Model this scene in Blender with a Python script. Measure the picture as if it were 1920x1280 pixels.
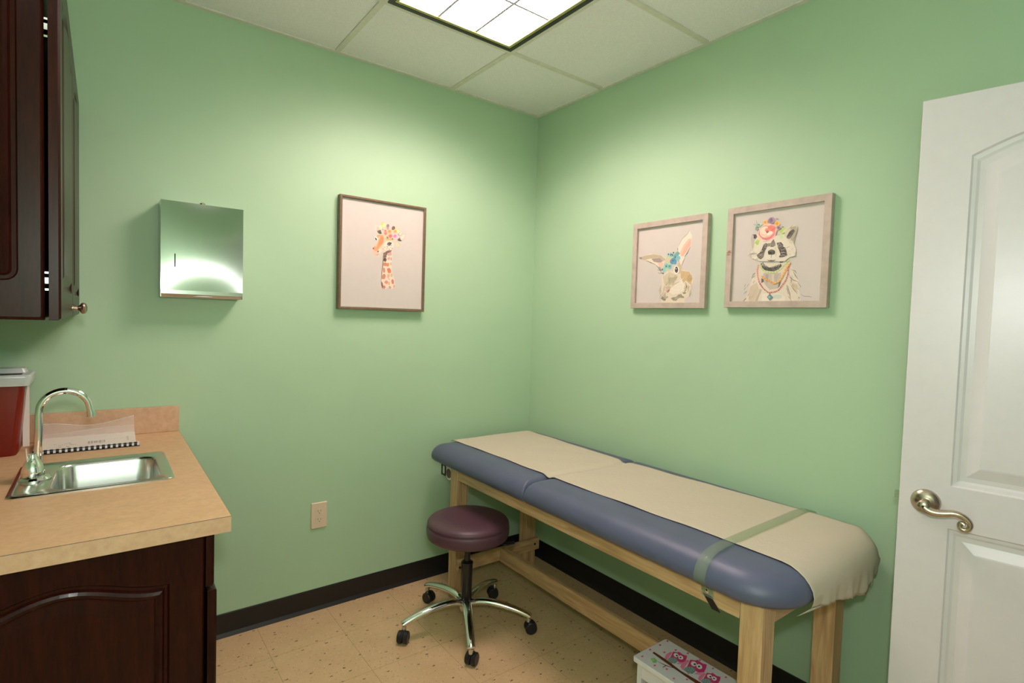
import bpy, bmesh, math, random
from mathutils import Vector, Matrix
from mathutils.geometry import tessellate_polygon
random.seed(7)
S = bpy.context.scene
for o in list(bpy.data.objects):
    bpy.data.objects.remove(o)

# ------------------------------------------------------------------ camera
CAM = Vector((-2.0671, -2.5437, 1.4038))
R_ = Vector((0.798218, -0.601578, 0.030859))
U_ = Vector((0.000568, 0.051981, 0.998648))
F_ = Vector((0.602369, 0.797121, -0.041834))
cd = bpy.data.cameras.new('camera')
cd.sensor_width = 36.0
cd.lens = 36.0 * 1017.38 / 1920.0
cd.clip_start = 0.02
cam = bpy.data.objects.new('camera', cd)
S.collection.objects.link(cam)
cam.matrix_world = Matrix(((R_.x, U_.x, -F_.x, CAM.x), (R_.y, U_.y, -F_.y, CAM.y), (R_.z, U_.z, -F_.z, CAM.z), (0, 0, 0, 1)))
S.camera = cam

# ------------------------------------------------------------------ world, flash, exposure
W = bpy.data.worlds.new('world'); S.world = W; W.use_nodes = True
W.node_tree.nodes['Background'].inputs[0].default_value = (0.95, 0.97, 1.0, 1)
W.node_tree.nodes['Background'].inputs[1].default_value = 0.10
S.view_settings.view_transform = 'Standard'
S.view_settings.look = 'None'
S.view_settings.gamma = 1.0
S.view_settings.use_curve_mapping = False
S.view_settings.exposure = 0.2
FLASH_W = 30.0
TROFFER = 22.5
TROFFER_COL = (1.0, 0.79, 0.80)
fl = bpy.data.lights.new('camera_flash', 'POINT')
fl.energy = FLASH_W; fl.color = (0.98, 0.94, 1.0); fl.shadow_soft_size = 0.035
flo = bpy.data.objects.new('camera_flash', fl); S.collection.objects.link(flo)
flo.location = (-2.035, -2.555, 1.572)      # the photographer's flash, a hand above the lens

# ------------------------------------------------------------------ material helpers
def srgb(h):
    if isinstance(h, str):
        h = [int(h[i:i + 2], 16) / 255 for i in (0, 2, 4)]
    return tuple(c / 12.92 if c <= .04045 else ((c + .055) / 1.055) ** 2.4 for c in h) + (1,)
class NT:
    def __init__(s, name):
        s.m = bpy.data.materials.new(name); s.m.use_nodes = True
        s.t = s.m.node_tree; s.b = s.t.nodes['Principled BSDF']; s.out = s.t.nodes['Material Output']
    def n(s, typ, **kw):
        nd = s.t.nodes.new(typ)
        for k, v in kw.items():
            if k.startswith('i_'): nd.inputs[k[2:].replace('_', ' ')].default_value = v
            else: setattr(nd, k, v)
        return nd
    def l(s, a, b): s.t.links.new(a, b)
    def coord(s, scale=(1, 1, 1), rot=(0, 0, 0), kind='Object'):
        c = s.n('ShaderNodeTexCoord'); mp = s.n('ShaderNodeMapping')
        mp.inputs['Scale'].default_value = scale; mp.inputs['Rotation'].default_value = rot
        s.l(c.outputs[kind], mp.inputs['Vector']); return mp.outputs['Vector']
    def noise(s, vec, scale, detail=4, rough=.5, dist=0):
        nd = s.n('ShaderNodeTexNoise'); nd.inputs['Scale'].default_value = scale
        nd.inputs['Detail'].default_value = detail; nd.inputs['Roughness'].default_value = rough
        nd.inputs['Distortion'].default_value = dist
        s.l(vec, nd.inputs['Vector']); return nd.outputs['Fac']
    def ramp(s, fac, stops):
        r = s.n('ShaderNodeValToRGB'); e = r.color_ramp.elements
        while len(e) < len(stops): e.new(.5)
        for i, (p, c) in enumerate(stops):
            e[i].position = p; e[i].color = c if len(c) == 4 else tuple(c) + (1,)
        s.l(fac, r.inputs[0]); return r.outputs[0]
    def math(s, op, a, b=None):
        nd = s.n('ShaderNodeMath', operation=op)
        for i, v in enumerate((a, b)):
            if v is None: continue
            if isinstance(v, (int, float)): nd.inputs[i].default_value = v
            else: s.l(v, nd.inputs[i])
        return nd.outputs[0]
    def mix(s, fac, a, b, mode='MIX'):
        nd = s.n('ShaderNodeMix', data_type='RGBA', blend_type=mode)
        for k, v in ((0, fac), (6, a), (7, b)):
            if isinstance(v, (int, float, tuple)): nd.inputs[k].default_value = v
            else: s.l(v, nd.inputs[k])
        return nd.outputs[2]
    def bump(s, h, strength=.2, dist=.002):
        b = s.n('ShaderNodeBump'); b.inputs['Strength'].default_value = strength; b.inputs['Distance'].default_value = dist
        s.l(h, b.inputs['Height']); s.l(b.outputs[0], s.b.inputs['Normal'])
    def base(s, v):
        if isinstance(v, tuple): s.b.inputs['Base Color'].default_value = v
        else: s.l(v, s.b.inputs['Base Color'])
    def set(s, **kw):
        for k, v in kw.items(): s.b.inputs[k.replace('_', ' ')].default_value = v
        return s
M = {}
def plain(key, col, rough=.5, metal=0, bump=None, vary=.06, coat=0, spec=.5, nscale=30):
    t = NT(key); v = t.coord()
    n = t.noise(v, nscale, 3)
    c = srgb(col) if isinstance(col, str) else tuple(col) + (1,)
    lo = tuple(x * (1 - vary) for x in c[:3]) + (1,); hi = tuple(min(1, x * (1 + vary)) for x in c[:3]) + (1,)
    t.base(t.ramp(n, [(.3, lo), (.7, hi)]))
    t.set(Roughness=rough, Metallic=metal, Coat_Weight=coat, Specular_IOR_Level=spec)
    if bump: t.bump(t.noise(v, bump[0], 4), bump[1], .001)
    M[key] = t.m; return t
def wall_mat():
    t = NT('green wall paint'); v = t.coord()
    t.base(t.ramp(t.noise(v, 3, 3), [(.3, (.400, .580, .372, 1)), (.7, (.416, .600, .386, 1))]))
    t.set(Roughness=.55, Specular_IOR_Level=.35)
    t.bump(t.noise(v, 350, 3), .12, .001); M['wall'] = t.m
wall_mat()
def floor_mat():
    t = NT('speckled beige vinyl tile'); v = t.coord()
    sp = t.n('ShaderNodeSeparateXYZ'); t.l(v, sp.inputs[0])
    P = .3048
    fx = t.math('FRACT', t.math('DIVIDE', t.math('ADD', sp.outputs[0], 1.521 + 20 * P), P))
    fy = t.math('FRACT', t.math('DIVIDE', t.math('ADD', sp.outputs[1], .2657 + 20 * P), P))
    def seam(f):
        a = t.math('ABSOLUTE', t.math('SUBTRACT', f, .5)); return t.math('GREATER_THAN', a, .4965)
    sm = t.math('MAXIMUM', seam(fx), seam(fy))
    tx = t.math('FLOOR', t.math('DIVIDE', t.math('ADD', sp.outputs[0], 1.521 + 20 * P), P))
    ty = t.math('FLOOR', t.math('DIVIDE', t.math('ADD', sp.outputs[1], .2657 + 20 * P), P))
    cx = t.n('ShaderNodeCombineXYZ'); t.l(tx, cx.inputs[0]); t.l(ty, cx.inputs[1])
    wn = t.n('ShaderNodeTexWhiteNoise', noise_dimensions='3D'); t.l(cx.outputs[0], wn.inputs['Vector'])
    base = t.ramp(t.noise(v, 9, 5, .6), [(.3, srgb('cbab80')), (.7, srgb('d6b68c'))])
    base = t.mix(t.math('MULTIPLY', wn.outputs[0], .10), base, srgb('c6a67a'))
    # dark and pale chips
    def chips(scale, size, frac, seed, st):
        mp = t.n('ShaderNodeMapping'); mp.inputs['Scale'].default_value = st; mp.inputs['Location'].default_value = (seed, seed * 2, 0)
        mp.inputs['Rotation'].default_value = (0, 0, seed)
        t.l(v, mp.inputs['Vector'])
        nz = t.n('ShaderNodeTexNoise'); nz.inputs['Scale'].default_value = 60; t.l(mp.outputs[0], nz.inputs['Vector'])
        ad = t.n('ShaderNodeVectorMath', operation='MULTIPLY_ADD'); t.l(nz.outputs['Color'], ad.inputs[0]); ad.inputs[1].default_value = (.012,) * 3; t.l(mp.outputs[0], ad.inputs[2])
        vo = t.n('ShaderNodeTexVoronoi', voronoi_dimensions='2D'); vo.inputs['Scale'].default_value = scale; t.l(ad.outputs[0], vo.inputs['Vector'])
        d = t.math('LESS_THAN', vo.outputs['Distance'], size)
        sc = t.n('ShaderNodeSeparateColor'); t.l(vo.outputs['Color'], sc.inputs[0])
        return t.math('MULTIPLY', d, t.math('LESS_THAN', sc.outputs[0], frac))
    base = t.mix(t.math('MULTIPLY', chips(40, .15, .30, .3, (1, 1.5, 1)), .38), base, srgb('7a5e44'))
    base = t.mix(t.math('MULTIPLY', chips(80, .20, .25, 1.7, (1.4, 1, 1)), .25), base, srgb('8a7258'))
    base = t.mix(t.math('MULTIPLY', chips(11, .065, .55, 2.9, (1, 1.9, 1)), .85), base, srgb('523e30'))
    base = t.mix(t.math('MULTIPLY', chips(30, .16, .3, 4.1, (1.6, 1, 1)), .4), base, srgb('dcc6a4'))
    base = t.mix(t.math('MULTIPLY', sm, .55), base, srgb('806848'))
    t.base(base); t.set(Roughness=.34, Specular_IOR_Level=.4)
    M['floor'] = t.m
floor_mat()
def ceiling_mat():
    t = NT('ceiling tile'); v = t.coord()
    t.base(t.ramp(t.noise(v, 240, 3, .7), [(.35, (.82, .80, .80, 1)), (.6, (.92, .90, .89, 1))]))
    t.set(Roughness=.9, Specular_IOR_Level=.1); t.bump(t.noise(v, 260, 4, .7), .35, .002); M['tile'] = t.m
ceiling_mat()
def mahogany(key, rot):
    t = NT(key); v = t.coord((3, 3, .35), rot)
    n = t.noise(v, 7, 8, .62, .8); n2 = t.noise(v, 60, 4, .6)
    c = t.ramp(n, [(.25, (.010, .0015, .0010, 1)), (.5, (.021, .0028, .0014, 1)), (.75, (.044, .0062, .003, 1))])
    c = t.mix(.35, c, t.ramp(n2, [(.35, (.008, .0012, .0008, 1)), (.65, (.036, .0055, .003, 1))]))
    t.base(c); t.set(Roughness=.36, Specular_IOR_Level=.10, Coat_Weight=.16, Coat_Roughness=.11); M[key] = t.m
mahogany('dark cherry wood', (0, 0, 0))
def pine(key, sc):
    t = NT(key); v = t.coord(sc)
    n = t.noise(v, 9, 5, .55, .7)
    w = t.n('ShaderNodeTexWave'); w.inputs['Scale'].default_value = 5; w.inputs['Distortion'].default_value = 7; w.inputs['Detail'].default_value = 3; w.inputs['Detail Scale'].default_value = 1.2
    t.l(v, w.inputs['Vector'])
    c = t.ramp(n, [(.3, srgb('b08a5e')), (.52, srgb('cba67a')), (.8, srgb('d8b88e'))])
    c = t.mix(t.math('MULTIPLY', w.outputs['Fac'], .45), c, srgb('96734a'))
    t.base(c); t.set(Roughness=.42, Coat_Weight=.15, Coat_Roughness=.3); M[key] = t.m
pine('pale pine upright', (6, 6, .5)); pine('pale pine lengthwise', (6, .5, 6)); pine('pale pine crosswise', (.5, 6, 6))
def laminate(key, cs, alt):
    t = NT(key); v = t.coord()
    n = t.noise(v, 60, 6, .65); n2 = t.noise(v, 12, 5, .6, 1)
    c = t.ramp(n, [(.3, srgb(cs[0])), (.5, srgb(cs[1])), (.75, srgb(cs[2]))])
    c = t.mix(t.ramp(n2, [(.4, (0, 0, 0, 1)), (.7, (.35, .35, .35, 1))]), c, srgb(alt))
    t.base(c); t.set(Roughness=.42, Specular_IOR_Level=.4); M[key] = t.m
laminate('laminate', ('c7a077', 'd0ab82', 'd8b78e'), 'bd946a'); laminate('laminate lit pink', ('c59d7e', 'cea786', 'd6b191'), 'ba8f6e')  # second copy: same laminate, with the pinker hue of the light mixed into its colour
plain('black rubber', (.008, .007, .007), .45, bump=(300, .05))
plain('pale grid metal', (.72, .70, .60), .5)
plain('black fixture frame', (.012, .011, .011), .4)
plain('louver white', (.80, .80, .78), .35)
plain('divider grey', (.60, .56, .66), .5)
plain('brass lip', (.42, .42, .12), .35)
plain('white gloss paint', (.72, .68, .69), .32, vary=.015, bump=(500, .04))
plain('trim white', (.76, .74, .72), .4, vary=.02)
plain('chrome', (.82, .83, .82), .07, 1, vary=.01)
plain('satin nickel', (.56, .47, .36), .27, 1, vary=.02)
plain('bronze knob', (.42, .33, .26), .28, 1, vary=.02)
plain('stainless steel', (.62, .63, .60), .2, 1, vary=.02)
plain('black plastic', (.012, .011, .012), .38)
plain('black steel', (.012, .010, .010), .25)
plain('outlet ivory', (.72, .58, .42), .35, vary=.01)
plain('dark slot', (.02, .013, .01), .6)
plain('paper roll', (.78, .76, .70), .8)
plain('cardboard core', (.13, .08, .08), .8)
plain('white lacquer', (.74, .72, .74), .3, vary=.015)
plain('walnut picture moulding', (.17, .105, .06), .45, vary=.2, nscale=60)
plain('weathered picture moulding', (.47, .39, .32), .6, vary=.12, nscale=25, bump=(120, .2))
plain('wood knot', (.28, .16, .10), .6)
plain('print paper', (.58, .53, .48), .7, vary=.01)
plain('booklet paper', (.74, .65, .58), .6, vary=.02)
plain('ink grey', (.42, .37, .34), .7)
plain('clear lid plastic', (.50, .55, .52), .25, vary=.03)
def vinyl(key, col, sc=900):
    t = NT(key); v = t.coord(); c = tuple(col) + (1,)
    t.base(t.ramp(t.noise(v, 8, 3), [(.3, tuple(x * .94 for x in col) + (1,)), (.7, tuple(x * 1.06 for x in col) + (1,))]))
    vo = t.n('ShaderNodeTexVoronoi'); vo.inputs['Scale'].default_value = sc; t.l(v, vo.inputs['Vector'])
    t.bump(vo.outputs['Distance'], .12, .0006); t.set(Roughness=.42, Specular_IOR_Level=.45); M[key] = t.m
vinyl('slate blue vinyl', (.097, .108, .178)); vinyl('plum vinyl', (.092, .040, .058))
def exam_paper():
    t = NT('crinkled exam paper'); v = t.coord((1, 1, 1))
    t.base((.56, .50, .39, 1)); t.set(Roughness=.85, Specular_IOR_Level=.15)
    h = t.math('ADD', t.math('MULTIPLY', t.noise(v, 22, 6, .7), .6), t.math('MULTIPLY', t.noise(v, 260, 3, .6), .25))
    t.bump(h, .6, .006); M['exam paper'] = t.m
exam_paper()
def brushed():
    t = NT('brushed steel face'); v = t.coord((400, 400, 3))
    t.base((.50, .52, .47, 1)); t.set(Metallic=1, Roughness=.22, Anisotropic=1.0, Anisotropic_Rotation=0.0)
    tg = t.n('ShaderNodeCombineXYZ'); tg.inputs[0].default_value = 1.0; t.l(tg.outputs[0], t.b.inputs['Tangent'])
    M['brushed steel'] = t.m
brushed()
def clear(key, tint, mixf, rough=.15):
    t = NT(key); tr = t.n('ShaderNodeBsdfTransparent'); tr.inputs[0].default_value = tint
    t.base(tint); t.set(Roughness=rough); mx = t.n('ShaderNodeMixShader'); mx.inputs[0].default_value = mixf
    t.l(tr.outputs[0], mx.inputs[1]); t.l(t.b.outputs[0], mx.inputs[2]); t.l(mx.outputs[0], t.out.inputs[0]); M[key] = t.m
clear('clear plastic strap', (.85, .90, .83, 1), .10, .08)
clear('clear plastic sheet', (.97, .95, .93, 1), .22, .2)
clear('clear sheet edge', (.95, .88, .82, 1), .75, .3)
def red_plastic():
    t = NT('translucent red plastic'); t.base((.185, .008, .002, 1)); t.set(Roughness=.25, Transmission_Weight=.0, Subsurface_Weight=.15, Subsurface_Scale=.02)
    t.b.inputs['Subsurface Radius'].default_value = (1, .2, .1); M['red plastic'] = t.m
red_plastic()
def lens_mat():
    t = NT('glowing ceiling lens'); v = t.coord()
    n = t.noise(v, 5, 2, .4, 1.2)
    col = t.ramp(n, [(.35, TROFFER_COL + (1,)), (.62, (1.0, .74, .70, 1))])
    st = t.ramp(n, [(.38, (1, 1, 1, 1)), (.62, (.72, .72, .72, 1))])
    em = t.n('ShaderNodeEmission'); t.l(col, em.inputs[0]); 
    # batwing light distribution of a prismatic troffer lens: strongest 45-60 degrees off the vertical
    g = t.n('ShaderNodeNewGeometry'); dp = t.n('ShaderNodeVectorMath', operation='DOT_PRODUCT'); t.l(g.outputs['Incoming'], dp.inputs[0]); t.l(g.outputs['Normal'], dp.inputs[1])
    bw = t.ramp(t.math('ABSOLUTE', dp.outputs['Value']), [(0, (.04,) * 3), (.17, (.10,) * 3), (.34, (.38,) * 3), (.5, (.86,) * 3), (.64, (.95,) * 3), (.77, (.86,) * 3), (.9, (.72,) * 3), (1, (.62,) * 3)])
    t.l(t.math('MULTIPLY', bw, t.math('MULTIPLY', st, TROFFER * 2)), em.inputs[1])
    t.l(em.outputs[0], t.out.inputs[0]); M['lens'] = t.m
lens_mat()
def art_mat():
    t = NT('watercolour print inks'); a = t.n('ShaderNodeAttribute', attribute_name='Col')
    v = t.coord(); n = t.noise(v, 90, 5, .7)
    t.base(t.mix(t.ramp(n, [(.35, (0, 0, 0, 1)), (.75, (.32, .32, .32, 1))]), a.outputs['Color'], (.57, .52, .46, 1)))
    t.set(Roughness=.7); M['art'] = t.m
    t = NT('printed stool colours'); a = t.n('ShaderNodeAttribute', attribute_name='Col'); t.l(a.outputs['Color'], t.b.inputs['Base Color']); t.set(Roughness=.35); M['stool art'] = t.m
art_mat()

# ------------------------------------------------------------------ object helpers
ORG = {}
def tag(o, label=None, cat=None, group=None, kind=None):
    if label: o['label'] = label
    if cat: o['category'] = cat
    if group: o['group'] = group
    if kind: o['kind'] = kind
    return o
def thing(name, loc, label, cat, group=None, rot=0):
    o = bpy.data.objects.new(name, None); S.collection.objects.link(o)
    o.location = loc; o.rotation_euler = (0, 0, rot); o.empty_display_size = .1
    ORG[o.name] = Vector(loc); return tag(o, label, cat, group)
def obj(name, bm, mat, parent=None, smooth=False, local=False, bevel=0, origin=None, angle=35):
    """one mesh object; vertices are given in world space unless local"""
    me = bpy.data.meshes.new(name)
    bmesh.ops.recalc_face_normals(bm, faces=bm.faces)
    o = bpy.data.objects.new(name, me); S.collection.objects.link(o)
    org = Vector((0, 0, 0))
    if parent is not None:
        o.parent = parent; pw = ORG[parent.name]
        if not local: bmesh.ops.translate(bm, verts=bm.verts, vec=-pw)
        ORG[o.name] = pw
    else:
        if origin is None:
            xs = [v.co for v in bm.verts]
            origin = Vector((sum(v.x for v in xs) / len(xs), sum(v.y for v in xs) / len(xs), min(v.z for v in xs)))
        origin = Vector(origin)
        bmesh.ops.translate(bm, verts=bm.verts, vec=-origin); o.location = origin; ORG[o.name] = origin
    bm.to_mesh(me); bm.free()
    for m_ in (mat if isinstance(mat, (list, tuple)) else [mat]): me.materials.append(M[m_])
    if bevel:
        md = o.modifiers.new('bevel', 'BEVEL'); md.width = bevel; md.segments = 2; md.limit_method = 'ANGLE'; md.angle_limit = math.radians(40)
    if smooth:
        me.polygons.foreach_set('use_smooth', [True] * len(me.polygons))
        try: me.set_sharp_from_angle(angle=math.radians(angle))
        except Exception: pass
    return o
def struct(name, bm, mat, **kw): return tag(obj(name, bm, mat, origin=(0, 0, 0), **kw), kind='structure')
def B(): return bmesh.new()
def box(bm, x0, x1, y0, y1, z0, z1, mi=0):
    vs = [bm.verts.new((x, y, z)) for x in (x0, x1) for y in (y0, y1) for z in (z0, z1)]
    for f in ((0, 1, 3, 2), (4, 6, 7, 5), (0, 4, 5, 1), (2, 3, 7, 6), (0, 2, 6, 4), (1, 5, 7, 3)):
        bm.faces.new([vs[i] for i in f]).material_index = mi
    return bm
def bx(*a): return box(B(), *a)
def strip(bm, rings, close=True, mi=0):
    vr = [[bm.verts.new(p) for p in r] for r in rings]
    for a, b in zip(vr, vr[1:]):
        n = len(a)
        for i in range(n if close else n - 1):
            j = (i + 1) % n
            try: bm.faces.new((a[i], a[j], b[j], b[i])).material_index = mi
            except ValueError: pass
    return vr
def tube(bm, pts, r, n=14, caps=True, squash=None):
    pts = [Vector(p) for p in pts]; rr = r if isinstance(r, (list, tuple)) else [r] * len(pts)
    rings = []; up = None
    for i, p in enumerate(pts):
        d = (pts[min(i + 1, len(pts) - 1)] - pts[max(i - 1, 0)]).normalized()
        if up is None: up = Vector((0, 0, 1)) if abs(d.z) < .9 else Vector((1, 0, 0))
        s = d.cross(up).normalized(); up = s.cross(d).normalized()
        sx, sy = squash if squash else (1, 1)
        rings.append([p + s * math.cos(2 * math.pi * k / n) * rr[i] * sx + up * math.sin(2 * math.pi * k / n) * rr[i] * sy for k in range(n)])
    vr = strip(bm, rings)
    if caps: bm.faces.new(vr[0]); bm.faces.new(vr[-1][::-1])
    return bm
def lathe(bm, prof, c, axis='z', n=32):
    c = Vector(c); rings = []
    for r, h in prof:
        ring = []
        for k in range(n):
            a = 2 * math.pi * k / n; x, y = max(r, 1e-5) * math.cos(a), max(r, 1e-5) * math.sin(a)
            ring.append(c + Vector({'z': (x, y, h), 'y': (x, h, y), 'x': (h, x, y)}[axis]))
        rings.append(ring)
    vr = strip(bm, rings); bm.faces.new(vr[0]); bm.faces.new(vr[-1][::-1])
    bmesh.ops.remove_doubles(bm, verts=bm.verts, dist=2e-5); return bm
def rrect(x0, x1, y0, y1, r, n=6):
    """rounded rectangle outline; r may be one radius or four (x0y0, x1y0, x1y1, x0y1)"""
    rs = r if isinstance(r, (list, tuple)) else [r] * 4
    P = []
    for (cx, cy, a0), q in zip(((x0, y0, 180), (x1, y0, 270), (x1, y1, 0), (x0, y1, 90)), rs):
        ox = cx + q * (1 if cx == x0 else -1); oy = cy + q * (1 if cy == y0 else -1)
        for k in range(n + 1):
            a = math.radians(a0 + 90 * k / n); P.append((ox + q * math.cos(a), oy + q * math.sin(a)))
    return P
def holed(bm, outer, holes, to3, mi=0):
    es = []
    for loop in [outer] + list(holes):
        vs = [bm.verts.new(to3(*p)) for p in loop]
        for i in range(len(vs)): es.append(bm.edges.new((vs[i], vs[(i + 1) % len(vs)])))
    r = bmesh.ops.triangle_fill(bm, use_beauty=True, use_dissolve=False, edges=es)
    for g in r['geom']:
        if isinstance(g, bmesh.types.BMFace): g.material_index = mi
def extr(bm, outline, f, d0, d1, mi=0):
    """prism: outline in 2-D, f(u,v,d) -> 3-D"""
    vr = strip(bm, [[f(u, v, d0) for u, v in outline], [f(u, v, d1) for u, v in outline]], mi=mi)
    bm.faces.new(vr[0]).material_index = mi; bm.faces.new(vr[-1][::-1]).material_index = mi; return bm
def arch_outline(u0, u1, v0, v1, rise, rc, inset=0, n=24, kind='cathedral'):
    """panel outline with an arched top edge; v1 is the height at the corners"""
    a0, a1, b0, b1 = u0 + inset, u1 - inset, v0 + inset, v1 - inset
    P = []; rr = max(rc - inset, .002)
    for (cx, cy, s) in ((a0 + rr, b0 + rr, 180), (a1 - rr, b0 + rr, 270)):
        for k in range(5):
            a = math.radians(s + 90 * k / 4); P.append((cx + rr * math.cos(a), cy + rr * math.sin(a)))
    for k in range(n + 1):
        t = k / n; u = a1 + (a0 - a1) * t; q = 2 * t - 1
        v = b1 + rise * (math.cos(math.pi * q / 2) ** 2 if kind == 'cathedral' else 1 - q * q)
        P.append((u, v))
    return P
def panel_door(bm, W, H, T, panels, edge=.004, hole_levels=((0, 0), (.006, -.005), (.014, -.006), (.030, .001), (.036, .002))):
    """slab in local coordinates: u across, v up, front at d=0, back at d=-T. panels: functions inset -> outline"""
    f = lambda u, v, d: (u, d, v)
    outer = rrect(edge, W - edge, edge, H - edge, .002, 1)
    holed(bm, outer, [p(0) for p in panels], lambda u, v: f(u, v, 0))
    strip(bm, [[f(u, v, 0) for u, v in outer], [f(u, v, -edge) for u, v in rrect(0, W, 0, H, .001, 1)], [f(u, v, -T) for u, v in rrect(0, W, 0, H, .001, 1)]])
    bk = rrect(0, W, 0, H, .001, 1); bm.faces.new([bm.verts.new(f(u, v, -T)) for u, v in bk])
    for p in panels:
        vr = strip(bm, [[f(u, v, d) for u, v in p(i)] for i, d in hole_levels])
        bm.faces.new(vr[-1])
    bmesh.ops.remove_doubles(bm, verts=bm.verts, dist=1e-5)
    return bm
def xf(bm, m): bmesh.ops.transform(bm, matrix=m, verts=bm.verts); return bm
def art_mesh(key, f, base=0.0, step=1.4e-5):
    """flat inked shapes of a print; f(u,v,d) in metres"""
    bm = B(); cl = bm.loops.layers.float_color.new('Col')
    for i, s in enumerate(ART[key].split(';')):
        tok = s.split(); c = srgb(tok[0]); pts = [tuple(float(q) / 1000 for q in w.split(',')) for w in tok[1:]]
        vs = [bm.verts.new(f(u, v, base + i * step)) for u, v in pts]
        for tri in tessellate_polygon([[Vector((u, v, 0)) for u, v in pts]]):
            try: fc = bm.faces.new([vs[k] for k in tri])
            except ValueError: continue
            for lp in fc.loops: lp[cl] = c
    return bm
ART = {}
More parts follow.
